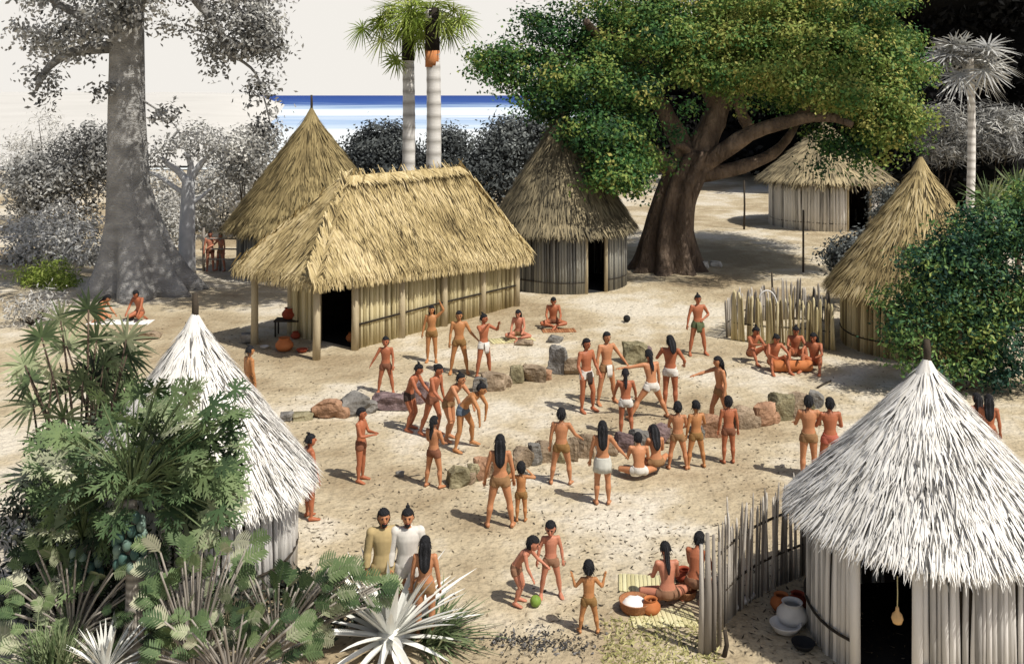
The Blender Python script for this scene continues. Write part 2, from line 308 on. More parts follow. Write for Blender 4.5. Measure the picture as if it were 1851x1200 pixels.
def round_hut(c, Rw, R, zE, zA, roof_m, wall_m, label, n, ln, w, tint, dark, door, post, sp=.09, group='round thatched huts', tiers=8):
    o = thing('round_hut', (c[0], c[1], 0), label, 'hut', group)
    hw = zE + (zA - zE) * (1 - Rw / R) - .05
    roof = cone_roof(c, R, zE, zA, n, ln, w, tint, dark, tiers).build('roof', roof_m, o)
    gaps = [door] if door else []
    wall = stake_ring(c, Rw, hw, gaps, sp, sp * .56).build('wall', wall_m, o)
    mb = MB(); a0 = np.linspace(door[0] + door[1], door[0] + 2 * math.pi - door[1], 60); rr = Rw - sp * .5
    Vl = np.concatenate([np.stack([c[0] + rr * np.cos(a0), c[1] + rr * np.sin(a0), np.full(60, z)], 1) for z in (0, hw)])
    mb.add(Vl, np.stack([np.arange(59), np.arange(1, 60), np.arange(61, 120), np.arange(60, 119)], 1)).build('shade_lining', MT['dark_wood'], wall)  # dark inner skin added to stop light leaks and blacken the interior
    MB().lathe((c[0], c[1], 0), [(.1, .0), (rr, .0), (rr, .006), (.1, .012)], 40).build('floor', MT['black_and_shade'], o)  # floor coloured near black to paint in the indoor shade
    for zz in (.45, hw - .35):
        aa = np.linspace(door[0] + door[1] + .05, door[0] + 2 * math.pi - door[1] - .05, 50)
        MB().tube(np.stack([c[0] + (Rw + .065) * np.cos(aa), c[1] + (Rw + .065) * np.sin(aa), zz + .02 * np.sin(aa * 5)], 1), .02, 6, t=.3).build('binding_rail', MT['dark_wood'], wall)
    for sgn in (-1, 1):
        a = door[0] + sgn * (door[1] + .02); x = c[0] + (Rw + .03) * math.cos(a); y = c[1] + (Rw + .03) * math.sin(a)
        MB().tube([(x, y, -.05), (x, y, hw * .5), (x, y, hw)], [.075, .07, .068], 8, t=.7).build('door_post', MT['post'] if roof_m is not MT['thatch_white'] else MT['stake_white'], wall)
    if post:
        MB().tube([(c[0], c[1], zA - .4), (c[0] + .01, c[1], zA + post * .5), (c[0], c[1], zA + post)], [.06, .055, .045], 8).build('crown_post', MT['dark_wood'], roof)
    return o
# hut behind the ridge house
cA = at(563, 195, 43.5)
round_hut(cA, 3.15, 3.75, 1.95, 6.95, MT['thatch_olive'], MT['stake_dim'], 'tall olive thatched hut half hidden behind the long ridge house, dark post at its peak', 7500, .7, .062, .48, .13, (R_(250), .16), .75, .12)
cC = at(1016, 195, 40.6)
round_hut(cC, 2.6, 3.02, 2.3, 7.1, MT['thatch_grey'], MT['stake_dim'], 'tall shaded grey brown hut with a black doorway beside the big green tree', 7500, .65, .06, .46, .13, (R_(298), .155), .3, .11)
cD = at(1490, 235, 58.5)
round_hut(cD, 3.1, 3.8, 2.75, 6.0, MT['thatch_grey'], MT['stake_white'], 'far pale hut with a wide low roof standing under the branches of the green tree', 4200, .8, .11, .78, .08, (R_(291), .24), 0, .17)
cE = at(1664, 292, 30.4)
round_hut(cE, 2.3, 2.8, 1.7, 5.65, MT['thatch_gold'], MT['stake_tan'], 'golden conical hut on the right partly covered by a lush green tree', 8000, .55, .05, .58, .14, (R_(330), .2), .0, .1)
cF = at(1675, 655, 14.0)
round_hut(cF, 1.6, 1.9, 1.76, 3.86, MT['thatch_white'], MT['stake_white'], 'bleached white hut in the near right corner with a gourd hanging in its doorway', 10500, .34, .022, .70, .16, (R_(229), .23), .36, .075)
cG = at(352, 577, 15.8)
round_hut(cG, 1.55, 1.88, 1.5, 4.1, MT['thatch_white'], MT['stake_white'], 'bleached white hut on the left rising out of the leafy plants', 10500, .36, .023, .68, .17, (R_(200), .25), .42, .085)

# long ridge house
def ridge_house():
    u = np.array([.62, .785, 0]); u /= np.linalg.norm(u); v = np.array([-u[1], u[0], 0]); Fp = G(572, 650)
    L, W, hR = 9.3, 2.9, 5.05; hE = lambda s_: 2.42 - .062 * s_
    P = lambda s, t, z=0.: Fp + u * s + v * t + np.array([0, 0, z])
    o = thing('ridge_house', P(L / 2, W / 2), 'long golden thatched ridge house with an open porch, plank walls and a dark doorway', 'house')
    ov = .42; e0, e1, e2, e3 = P(-ov, -ov, hE(0) - .06), P(L + ov, -ov, hE(L) - .06), P(L + ov, W + ov, hE(L) - .06), P(-ov, W + ov, hE(0) - .06)
    r0, r1 = P(2.5, W / 2, hR), P(8.0, W / 2, hR)
    mb = MB(); mb.add(np.stack([e0, e1, e2, e3, r0, r1]), [[0, 1, 5, 4], [2, 3, 4, 5]], [[3, 0, 4], [1, 2, 5]], t=.5)
    mb.add(np.stack([e0, e1, e2, e3]) - [0, 0, .03], [[3, 2, 1, 0]], t=.2)  # underside coloured dark for the shade below the roof
    for quad, n in (((e0, e1, r1, r0), 8200), ((e2, e3, r0, r1), 1200), ((e3, e0, r0, r0), 2400), ((e1, e2, r1, r1), 800)):
        a, b, c, d = quad; nn = nrm(np.cross(b - a, d - a)); hd = nrm(b - a); dn = nrm(np.cross(hd, nn));
        if dn[2] > 0: dn = -dn
        s = 1 - np.sqrt(rng.uniform(0, 1, n)); s = np.clip((np.floor(s * 9) + rng.normal(.5, .25, n)) / 9, 0.0, 1); t = rng.uniform(-.02, 1.02, n)
        lo = a[None] + (b - a)[None] * t[:, None]; hi = d[None] + (c - d)[None] * t[:, None]
        L_ = .62 * rng.uniform(.5, 1.3, n); p = lo + (hi - lo) * s[:, None] - dn * (L_ * .6)[:, None] + nn * rng.uniform(.01, .06, n)[:, None]
        tt = .62 + .14 * np.sin(t * 9 + s * 4) * np.sin(s * 7 + t * 3) + rng.normal(0, .13, n); tt = np.where(rng.uniform(size=n) < .06 + .12 * (np.sin(t * 23 + s * 13) > .55), rng.uniform(0, .2, n), tt)
        mb.strands(p, dn + hd * rng.normal(0, .2, n)[:, None], nn, L_, .062 * rng.uniform(.4, 1.4, n), rng.uniform(0, .1, n), tt)
        k = n // 5; t = rng.uniform(0, 1, k); p = a + (b - a) * t[:, None] + np.array([0, 0, .1]) + nn * .03
        mb.strands(p, dn * .6 + [0, 0, -.8] + hd * rng.normal(0, .3, k)[:, None], nn + [0, 0, .2], (.36 * rng.uniform(.5, 1.2, k)), .06 * rng.uniform(.5, 1.3, k), 0, .5 + rng.normal(0, .25, k), droop=.1)
    k = 700; t = rng.uniform(0, 1, k); sg = np.where(rng.uniform(size=k) < .5, -1, 1)[:, None]                       # ridge cap
    mb.strands(r0 + (r1 - r0) * t[:, None] + [0, 0, .06], v * sg * .7 + [0, 0, -.6] + u * rng.normal(0, .35, k)[:, None], v * sg * .6 + [0, 0, 1.], .5 * rng.uniform(.5, 1.3, k), .08, .1, .6 + rng.normal(0, .2, k))
    mb.build('roof', MT['thatch_gold'], o)
    wl = MB(); x0 = 1.45
    def run(p, q, sp=.13):
        n = int(np.linalg.norm(q - p) / sp)
        for i in range(n + 1):
            b = p + (q - p) * i / n + np.array([*rng.normal(0, .012, 2), 0]); hh = hE(np.dot(b - Fp, u)) + .05; r = sp * .56 * rng.uniform(.85, 1.1)
            wl.tube([b + [0, 0, -.05], b + [rng.normal(0, .012), rng.normal(0, .012), 1.], b + [0, 0, hh]], [r, r * .97, r * .93], 6, t=rng.uniform(.2, .95))
    run(P(x0 + .05, 0), P(L, 0)); run(P(L, 0), P(L, W)); run(P(L, W), P(x0, W)); run(P(x0, W), P(x0, 1.7))
    wl.build('wall', MT['stake_tan'], o)
    fl = MB(); fl.add(np.stack([P(x0 + .1, .12, .006), P(L - .1, .12, .006), P(L - .1, W - .12, .006), P(x0 + .1, W - .12, .006)]), [[0, 1, 2, 3]]); fl.build('floor', MT['black_and_shade'], o)  # near-black floor colour paints the shade inside the house
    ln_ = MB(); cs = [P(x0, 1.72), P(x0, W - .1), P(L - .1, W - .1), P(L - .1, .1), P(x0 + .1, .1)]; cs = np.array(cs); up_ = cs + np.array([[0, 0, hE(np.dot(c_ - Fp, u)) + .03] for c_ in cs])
    ln_.add(np.concatenate([cs, up_]), [[i, i + 1, i + 6, i + 5] for i in range(4)]); ln_.build('shade_lining', MT['dark_wood'], o)  # dark sheets added behind the walls to keep the room black
    for s, t in ((0, 0), (0, W), (x0, W + .06), (x0, 1.62), (x0, -.06), (3.4, -.1), (5.4, -.1), (7.4, -.1), (L + .05, -.08)):
        p = P(s, t); MB().tube([p + [0, 0, -.05], p + [.01, 0, 1], p + [0, 0, hE(s) + .05]], [.12, .11, .105], 9, t=.75).build('post', MT['post'], o)
    rl = MB(); rl.tube([P(x0, -.1, .75), P(5, -.12, .8), P(L, -.1, .76)], .03, 6, t=.2); rl.build('binding_rail', MT['dark_wood'], o)
    return P
HP = ridge_house()

# ------------------------------------------------------------------ vegetation
def clouds(mb, ells, size, per=26, fine=.64, dens=1., cr=.45, aspect=.5, up=.35, t0=.5, tv=.17):
    """leaf clumps through ellipsoids: (centre, radii, clump count, tint)"""
    size = size * fine; per = int(per / fine ** 1.3); cr = cr * .92
    for (c, r, k, tt) in ells:
        d = nrm(rng.normal(size=(k, 3))); rr = rng.uniform(.35, 1.0, k) ** .45
        cc = np.asarray(c) + d * rr[:, None] * np.asarray(r) * (1 + .12 * np.sin(d[:, :1] * 5) + .12 * np.sin(d[:, 2:] * 7 + 1))
        ct = tt + rng.normal(0, tv, k)
        n = k * per; q = np.repeat(np.arange(k), per)
        off = rng.normal(size=(n, 3)) * cr * np.array([1, 1, .65]); p = cc[q] + off
        nr = nrm(off) * .5 + d[q] * .5 + rng.normal(size=(n, 3)) * .6 + [0, 0, up]
        mb.leaves(p, nr, size * rng.uniform(.6, 1.4, n), size * aspect * rng.uniform(.7, 1.3, n), ct[q] + rng.normal(0, .09, n))
    return mb
def E(x, y, rx, ry, Y, k, t=.5, dy=None): return (at(x, y, Y), (pm(rx, Y), dy or pm(max(rx, ry), Y) * .9, pm(ry, Y)), k, t)
def flare_tube(P, r, lobes, n=64, twist=0):
    """trunk with buttresses: r list of (radius, lobe amount)"""
    th = np.linspace(0, 2 * np.pi, n, endpoint=False); V = []
    for (p, (rr, am)) in zip(P, r):
        f = rr * (1 + am * (np.abs(np.sin(th * lobes / 2 + .4 + twist * p[2] + .5 * np.sin(th * 2))) ** 1.5 * 1.5 - .6) + .04 * np.sin(th * 7 + p[2]))
        V.append(np.asarray(p, float) + np.stack([f * np.cos(th), f * np.sin(th), 0 * th], 1))
    return rings(V)
def curve(pts, n=10):
    pts = np.asarray(pts, float); k = len(pts); t = np.linspace(0, k - 1, n); o = []
    for x in t:
        i = min(int(x), k - 2); f = x - i; p0 = pts[max(i - 1, 0)]; p1 = pts[i]; p2 = pts[i + 1]; p3 = pts[min(i + 2, k - 1)]
        o.append(.5 * (2 * p1 + (p2 - p0) * f + (2 * p0 - 5 * p1 + 4 * p2 - p3) * f * f + (3 * p1 - p0 - 3 * p2 + p3) * f ** 3))
    return np.array(o)
def taper(a, b, n): return np.linspace(a, b, n)

# giant grey kapok on the left
def kapok():
    Y = 38.6; b = at(262, 527, Y); b[2] = 0
    o = thing('kapok_tree', b, 'giant grey kapok tree with a thick buttressed trunk rising out of the picture', 'tree')
    zs = [-.1, .35, .9, 1.7, 2.8, 4.2, 7, 10, 13, 16]; wd = [(1.9, .34), (1.65, .32), (1.42, .27), (1.2, .2), (.98, .12), (.78, .06), (.67, .03), (.64, .02), (.62, .02), (.55, .02)]
    P = [(at(262 - 33 * min(1, z / 4.5) + 0, 300, Y)[0], Y, z) for z in zs]
    mb = MB().add(*flare_tube(P, wd, 7), t=.5); mb.build('trunk', MT['bark_grey'], o)
    br = MB()
    for pts, r in (([(200, 85), (130, 95), (85, 125), (65, 165)], .26), ([(215, 60), (160, 35), (110, 10), (60, -20)], .3), ([(250, 5), (320, -30), (370, 20), (400, 60), (420, 110)], .3), ([(245, -40), (360, -50), (440, 30), (480, 70)], .25),
                   ([(420, 100), (460, 130), (478, 180), (490, 230)], .07), ([(255, 180), (300, 210), (325, 240)], .05)):
        c_ = curve([at(x, y, Y - .3 * i) for i, (x, y) in enumerate(pts)], 12); br.tube(c_, taper(r, r * .25, 12), 8, t=.4)
    br.build('branch', MT['bark_grey'], o)
    mb = MB()
    clouds(mb, [E(110, 60, 75, 42, Y - .5, 44, .6), E(190, 45, 60, 35, Y - 1.5, 30, .55), E(75, 150, 25, 32, Y - .5, 9, .52), E(150, 0, 110, 35, Y, 44, .55), E(245, 0, 60, 25, Y - 2, 22, .5), E(430, 60, 70, 42, Y - .5, 50, .5), E(480, 70, 35, 40, Y - .5, 20, .55),
                E(400, 110, 30, 22, Y, 8, .6), E(430, 0, 90, 30, Y, 32, .55), E(310, 55, 30, 16, Y, 5, .6), E(478, 195, 16, 45, Y, 7, .5), E(470, 150, 20, 20, Y, 5, .6), E(185, 165, 12, 16, Y - 1, 3, .45), E(290, 205, 35, 14, Y - 1, 5, .5)], .34, per=20, cr=.36, tv=.2)
    clouds(mb, [((-6.0, 33.0, 13.2), (6.5, 2.4, 1.1), 230, .5), ((-15, 38, 14.5), (6, 5, 1.6), 160, .5)], .5, per=20, cr=.5)  # unseen clumps above the frame, added for the shadow they cast
    mb.build('crown', MT['leaf_grey'], o)
kapok()
# small pale forked tree
def pale_tree():
    Y = 42.5; b = at(338, 300, Y); b[2] = 0; o = thing('pale_tree', b, 'small pale tree with a smooth forked trunk between the kapok and the olive hut', 'tree')
    mb = MB()
    for pts, r0, r1 in (([(338, 497), (338, 430), (340, 360), (341, 320)], .40, .27), ([(341, 335), (325, 312), (305, 298), (292, 285)], .2, .08), ([(341, 335), (345, 300), (335, 275)], .19, .08), ([(342, 330), (360, 300), (375, 285), (390, 270)], .17, .06), ([(341, 355), (310, 335), (285, 318), (265, 310)], .12, .06), ([(342, 372), (365, 355), (380, 342)], .12, .05)):
        c_ = curve([at(x, y, Y) for x, y in pts], 10); mb.tube(c_, taper(r0, r1, 10), 10, t=.55)
    mb.build('trunk', MT['bark_pale'], o)
    mb = MB(); clouds(mb, [E(345, 255, 55, 28, Y, 30, .55), E(410, 262, 50, 22, Y, 22, .6), E(470, 245, 35, 25, Y + 1, 20, .42), E(290, 275, 25, 18, Y, 10, .5), E(450, 285, 40, 22, Y + 1, 16, .4)], .3, per=16, cr=.36)
    mb.build('crown', MT['leaf_pale'], o)
pale_tree()
def shrub(name, ells, m, label, size=.3, per=24, cr=.4, base=None, cat='shrub', group=None, stem=MT['dark_wood'], aspect=.45, up=.35):
    c = ells[0][0]; b = np.array([c[0], c[1], 0.]) if base is None else base
    o = thing(name, b, label, cat, group); clouds(MB(), ells, size, per, cr=cr, aspect=aspect, up=up).build('crown' if False else 'foliage', m, o)
    st = MB()
    for i in range(7):
        e = ells[i % len(ells)]; tip = e[0] + rng.normal(size=3) * e[1] * .4
        st.tube(curve([b + [rng.normal(0, .12), rng.normal(0, .12), -.03], (b + tip) / 2 + rng.normal(0, .1, 3), tip], 7), taper(.05, .015, 7), 6, t=.5)
    st.build('stem', stem, o); return o
gB = 'background bushes along the shore'
shrub('shrub', [E(120, 330, 85, 75, 56, 150, .45), E(170, 270, 45, 45, 55, 60, .45), E(60, 340, 40, 60, 56, 60, .45)], MT['leaf_grey'], 'dark grey bush left of the kapok trunk with a near black heart', .42, 26, .5, group=gB)
shrub('shrub', [E(75, 255, 45, 40, 58, 40, .62), E(30, 300, 40, 50, 60, 40, .6)], MT['leaf_pale'], 'pale feathery bush at the far left edge above the dark grey bush', .5, 16, .5, group=gB, aspect=.2)
shrub('shrub', [E(90, 430, 70, 55, 46, 90, .55), E(160, 450, 50, 45, 45, 60, .48), E(45, 450, 40, 50, 45, 35, .6)], MT['leaf_pale'], 'whitish bush low to the left of the kapok buttress', .34, 20, .4, group=gB)
shrub('shrub', [E(300, 430, 45, 70, 50, 90, .45), E(285, 360, 30, 60, 52, 60, .55)], MT['leaf_pale'], 'pale bush behind the small forked tree', .34, 22, .4, group=gB)
shrub('shrub', [E(400, 350, 60, 60, 56, 100, .56), E(440, 310, 50, 45, 56, 60, .48), E(360, 380, 40, 60, 57, 60, .62)], MT['leaf_pale'], 'pale grey bush left of the olive hut', .38, 20, .45, group=gB)
shrub('shrub', [E(440, 290, 40, 35, 52, 55, .40), E(475, 260, 28, 28, 52, 28, .42)], MT['leaf_grey'], 'grey bush touching the left slope of the olive hut roof', .34, 24, .4, group=gB)
shrub('shrub', [E(690, 270, 55, 42, 58, 130, .40), E(640, 295, 35, 28, 58, 60, .32), E(700, 305, 90, 30, 57, 120, .2)], MT['leaf_slate'], 'dark bush behind the two tall palms', .42, 26, .45, group=gB)
shrub('shrub', [E(815, 265, 35, 30, 58, 60, .48), E(800, 305, 60, 30, 57, 90, .25)], MT['leaf_slate'], 'dark bush just right of the two tall palms', .4, 26, .45, group=gB)
shrub('shrub', [E(920, 265, 60, 45, 54, 120, .58), E(880, 320, 60, 45, 53, 120, .36), E(970, 240, 40, 40, 54, 60, .6)], MT['leaf_slate'], 'slate grey bush left of the shaded tall hut', .4, 26, .45, group=gB)
shrub('shrub', [E(85, 498, 45, 22, 40, 60, .6), E(110, 510, 30, 16, 39.5, 30, .45)], MT['leaf_yellow'], 'bright yellow green bush left of the kapok roots', .34, 18, .28, aspect=.25, up=.8)
shrub('shrub', [E(70, 560, 45, 28, 33, 35, .5)], MT['leaf_pale'], 'straggly pale bush below the yellow green bush', .3, 18, .3, aspect=.25)
shrub('shrub', [E(1530, 465, 32, 26, 35, 50, .42), E(1560, 445, 30, 20, 36, 35, .5), E(1605, 372, 24, 34, 45, 45, .6)], MT['leaf_slate'], 'blue grey bush left of the golden conical hut', .3, 22, .3)

# big green tree
def big_tree():
    Y = 43.5; b = at(1215, 480, Y); b[2] = 0
    o = thing('shade_tree', b, 'huge spreading green tree with a leaning brown trunk over the clearing', 'tree')
    mb = MB()
    P = curve([at(1206, 490, Y), at(1208, 465, Y), at(1208, 420, Y), at(1217, 370, Y), at(1236, 320, Y), at(1262, 272, Y)], 18)
    mb.add(*flare_tube(P, list(zip(np.interp(np.linspace(0, 5, 18), range(6), [1.45, 1.18, .95, .86, .88, .78]), np.interp(np.linspace(0, 5, 18), range(6), [.40, .32, .24, .2, .18, .16]))), 9, 90, .25), t=.5)
    for pts, r0, r1, dy in (([(1250, 300), (1275, 250), (1297, 200), (1310, 150)], .72, .42, 0), ([(1240, 305), (1232, 262), (1208, 215), (1185, 170)], .6, .3, 0), ([(1262, 300), (1310, 272), (1360, 240), (1440, 216), (1500, 212), (1540, 226)], .46, .13, -1.4),
                            ([(1270, 315), (1330, 305), (1390, 282), (1420, 255), (1440, 225)], .38, .14, .2), ([(1362, 240), (1345, 215), (1335, 180), (1345, 140)], .3, .18, -1), ([(1225, 310), (1170, 275), (1120, 240), (1080, 200)], .5, .2, -1.6), ([(1265, 295), (1240, 270), (1222, 262)], .3, .12, -1.3),
                            ([(1300, 200), (1260, 130), (1180, 80), (1090, 60)], .45, .2, 0), ([(1305, 190), (1360, 120), (1450, 90), (1540, 80)], .45, .2, .5), ([(1440, 216), (1480, 180), (1520, 160), (1570, 150)], .25, .1, -1.4), ([(1180, 90), (1080, 90), (1000, 105), (920, 105)], .25, .08, -.8), ([(1090, 70), (1075, 60), (1060, 40)], .25, .15, -2.5)):
        c_ = curve([at(x, y, Y + dy * i / 2) for i, (x, y) in enumerate(pts)], 14); mb.tube(c_, taper(r0, r1, 14) * (1 + .06 * np.sin(np.arange(14) * 2)), 12, t=.55)
    mb.build('trunk', MT['bark_brown'], o)
    mb = MB()
    L = [(905, 108, 48, 22, 42, 40, .3), (880, 120, 22, 14, 42, 10, .4), (965, 135, 60, 45, 42, 90, .26), (1020, 70, 60, 26, 43, 60, .12), (980, 38, 40, 12, 43, 18, .1), (1060, 150, 80, 60, 41, 150, .36), (990, 185, 50, 26, 41, 50, .24), (1085, 245, 60, 50, 39.5, 120, .22), (1120, 300, 55, 38, 38.8, 85, .28), (1110, 325, 55, 16, 38.2, 30, .4),
         (1170, 75, 100, 62, 42, 190, .42), (1140, 160, 60, 32, 40.5, 60, .4), (1140, 235, 42, 38, 40.5, 60, .26), (1150, 285, 34, 28, 40, 32, .34), (1290, 70, 110, 60, 43, 190, .58), (1280, 135, 60, 26, 42, 60, .5), (1400, 65, 110, 60, 43, 190, .66), (1390, 128, 75, 36, 41.5, 100, .66), (1440, 152, 60, 22, 41, 45, .62),
         (1490, 100, 90, 65, 42, 170, .56), (1570, 110, 70, 70, 42.5, 150, .48), (1510, 170, 70, 26, 40.5, 66, .62), (1590, 190, 60, 38, 41, 85, .60), (1600, 232, 60, 28, 41, 60, .56), (1620, 100, 36, 50, 43, 45, .4), (1535, 262, 50, 22, 41.5, 40, .12), (1490, 245, 30, 18, 43, 12, .1), (1640, 215, 26, 40, 41, 26, .56),
         (1130, 15, 110, 30, 43, 110, .4), (1350, 0, 170, 30, 43, 160, .6), (1550, 10, 100, 30, 43, 80, .5)]
    clouds(mb, [E(x, y, rx, ry, Yy, int(k * .82), t, dy=min(pm(rx, Yy) * 1.1, 2.4)) for x, y, rx, ry, Yy, k, t in L] + [((13.5, 48.5, 10.3), (5.6, 3.5, 2.2), 360, .5), ((12.5, 44.5, 10.2), (6.5, 2.4, 2.0), 330, .5), ((13.5, 37.0, 12.6), (4.6, 2.2, .8), 170, .5), ((15.2, 47.2, 8.2), (3.6, 3.6, 1.5), 300, .35), ((15, 43.5, 8.6), (3.6, 2.4, 1.5), 260, .5)], .27, per=30, cr=.34, aspect=.62, tv=.22, up=.5)  # the last clumps, behind and above the crown, are added for ground shade
    clouds(mb, [E(x, y, 13, 9, 41 + rng.uniform(-1, 1), 3, t) for x, y, t in ((858, 100, .35), (870, 130, .4), (900, 150, .3), (940, 60, .2), (915, 85, .3), (955, 28, .2), (930, 180, .3), (1010, 225, .25), (1060, 310, .4), (1075, 340, .4), (1150, 345, .3), (1210, 300, .3), (1225, 240, .3), (1670, 130, .5), (1680, 215, .6), (1655, 265, .5), (1600, 285, .5), (1480, 300, .15), (1560, 300, .3), (1330, 165, .6), (1350, 190, .5), (1240, 190, .4))], .27, per=26, cr=.4, aspect=.62, tv=.15, up=.5)
    mb.build('crown', MT['leaf_green'], o)
big_tree()
# dark forest behind
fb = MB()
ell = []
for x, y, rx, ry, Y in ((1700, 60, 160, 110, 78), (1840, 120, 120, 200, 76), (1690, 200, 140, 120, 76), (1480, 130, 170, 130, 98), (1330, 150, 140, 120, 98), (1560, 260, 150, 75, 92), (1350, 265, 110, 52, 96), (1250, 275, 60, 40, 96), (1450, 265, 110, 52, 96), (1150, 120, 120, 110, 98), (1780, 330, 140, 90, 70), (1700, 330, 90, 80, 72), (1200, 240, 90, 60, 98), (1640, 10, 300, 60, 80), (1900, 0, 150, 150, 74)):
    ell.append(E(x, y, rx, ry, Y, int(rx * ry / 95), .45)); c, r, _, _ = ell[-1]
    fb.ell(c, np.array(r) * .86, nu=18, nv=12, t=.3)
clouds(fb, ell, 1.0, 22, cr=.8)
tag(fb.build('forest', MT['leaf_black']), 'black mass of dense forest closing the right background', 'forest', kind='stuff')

# palms
def fan(mb, c, axis, nrmv, R, nb=14, spread=240, w=.05, droop=.15, t=.5, tv=.1):
    a = nrm(axis); n_ = nrm(np.asarray(nrmv) - a * np.dot(nrmv, a)); b = np.cross(n_, a)
    an = np.radians(np.linspace(-spread / 2, spread / 2, nb) + rng.normal(0, 3, nb))
    D = np.cos(an)[:, None] * a + np.sin(an)[:, None] * b + n_ * rng.normal(0, .08, nb)[:, None]
    mb.strands(np.repeat(np.asarray(c)[None], nb, 0), D, n_, R * (1 - .25 * np.abs(an) / np.pi) * rng.uniform(.85, 1.1, nb), w, 0, t + rng.normal(0, tv, nb), droop=droop, tipw=.15)
def fan_palm(name, x, yb, yt, Y, tr, R, nl, label, lm, trunk_m, spread=(1.1, .9), group=None, bulge=0, tt=.55, lw=.07, extra=()):
    b = at(x, yb, Y); b[2] = 0; top = at(x, yt, Y); o = thing(name, b, label, 'palm tree', group)
    zs = np.linspace(0, 1, 60); P = b[None] + (top - b)[None] * zs[:, None]; P[:, 0] += .12 * np.sin(zs * 3); r = tr * (1.08 - .2 * zs) * (1 + .035 * (np.arange(60) % 3 == 0))
    VV, q, tr_ = tube(P, r, 12); t = np.concatenate([np.repeat(np.where(np.arange(60) % 3 == 0, .25, .8), 12), [.8, .8]])
    MB().add(VV, q, tr_, t=t).build('trunk', trunk_m, o)
    mb = MB()
    for i in range(nl):
        el = rng.uniform(-.75, .9); az = rng.uniform(0, 2 * np.pi); d = np.array([math.cos(az) * math.cos(el), math.sin(az) * math.cos(el), math.sin(el)])
        p = top + d * R * rng.uniform(.55, 1.0) * np.array([spread[0], spread[0], spread[1]]); p[2] -= .12 * R
        mb.tube(curve([top, (top + p) / 2 + [0, 0, .12 * R], p], 6), taper(.035, .02, 6), 5, t=.4)
        fan(mb, p, d + [0, 0, -.35], np.array([0, 0, 1.]) + d * .3 + rng.normal(0, .35, 3), R * .95, 16, 250, lw, .2, tt + rng.normal(0, .15))
    for (fx, fy) in extra:
        p = at(fx, fy, Y + rng.uniform(-.5, .5)); d = nrm(p - top); mb.tube(curve([top, (top + p) / 2 + [0, 0, .25], p], 6), taper(.035, .02, 6), 5, t=.4)
        for _ in range(2): fan(mb, p, d * [1, 1, .3] + [0, 0, -.55], np.array([0, -1., .5]) + rng.normal(0, .4, 3), 1.05, 18, 280, .055, .3, .5 + rng.normal(0, .2))
    mb.build('crown', lm, o); return o, top
gP = 'tall palms'
o1, top1 = fan_palm('palm_tree', 735, 400, 22, 50, .32, 1.35, 20, 'left one of the two tall white ringed palms behind the ridge house', MT['leaf_yellow'], MT['palm_bark'], group=gP, extra=((655, 52), (690, 45), (690, 72), (722, 58), (752, 66), (705, 28)))
o2, top2 = fan_palm('palm_tree', 780, 400, 18, 48, .36, 1.35, 20, 'thicker right one of the two tall white ringed palms, orange patch below its crown', MT['leaf_yellow'], MT['palm_bark'], group=gP, extra=((765, 62), (805, 42), (812, 55), (835, 32), (755, 42), (795, 30)))
for o_, x, Y, rr, y0, y1 in ((o1, 738, 50, .325, 48, 110), (o2, 782, 48, .36, 45, 92)):
    MB().tube([at(x - .5, y1, Y), at(x, y0, Y), at(x, y0 - 30, Y)], [rr * 1.02, rr * .95, rr * .9], 12, t=.15).build('crown_shaft', MT['dark_wood'], o_)
MB().tube([at(781.5, 122, 48), at(782, 108, 48), at(782, 92, 48)], [rr * .98, rr * 1.0, rr * .99], 12, t=.7).build('husk', MT['clay'], o2)
mb = MB(); p = at(716, 108, 49.6); q_ = at(733, 92, 49.6)
mb.tube(curve([q_, (p + q_) / 2 + [0, 0, .1], p], 5), .03, 5, t=.3)
for k in range(3): fan(mb, p + rng.normal(0, .1, 3), (-.6, -.2, -.6), (.3, -1, .4) + rng.normal(0, .2, 3), .9, 11, 260, .07, .15, .6)
mb.build('hanging_frond', MT['leaf_yellow'], o1)
fan_palm('palm_tree', 1753, 420, 105, 62, .24, 2.0, 34, 'grey fan palm standing against the black forest in the upper right', MT['leaf_grey'], MT['palm_bark'], spread=(.95, 1.0), tt=.75, lw=.12, group=gP)
# spiky grey shrubs by it
def agave(name, base, R, n, m, label, wd, cat='agave', up=(.1, 1.25), tt=.75, tv=.12, group=None, droop=.12):
    o = MB(); el = rng.uniform(up[0], up[1], n); az = np.linspace(0, 2 * np.pi * 7.3, n) + rng.normal(0, .2, n)
    D = np.stack([np.cos(az) * np.cos(el), np.sin(az) * np.cos(el), np.sin(el)], 1)
    side = np.cross(D, [0, 0, 1.]); N = np.cross(side, D); Ln = R * rng.uniform(.75, 1.12, n) * (1 - .15 * np.abs(el - .6))
    t = tt + rng.normal(0, tv, n); P0 = base + np.array([0, 0, .08 * R]) + D * R * .05
    # channelled blade: two long facets meeting in a keel
    B = nrm(side); k = 6; V = []
    for i, s in enumerate(np.linspace(0, 1, k)):
        w = wd * (np.interp(s, [0, .25, .7, 1], [.75, 1, .62, .03])); c = P0 + D * (Ln * s)[:, None] + np.array([0, 0, -1.]) * (droop * Ln * s ** 2.2)[:, None]
        V += [c - B * w / 2 + N * w * .22, c - N * w * .1, c + B * w / 2 + N * w * .22]
    V = np.stack(V, 1).reshape(-1, 3); i0 = np.arange(n)[:, None] * (3 * k); f = []
    for i in range(k - 1):
        for j in (0, 1): f.append(i0 + [3 * i + j, 3 * i + j + 1, 3 * i + j + 4, 3 * i + j + 3])
    o.add(V, np.concatenate(f), t=np.repeat(t, 3 * k))
    o.ell(base + np.array([0, 0, .06 * R]), (.16 * R, .16 * R, .14 * R), t=.6)
    return tag(o.build(name, m, loc=base, smooth=False), label, cat, group)
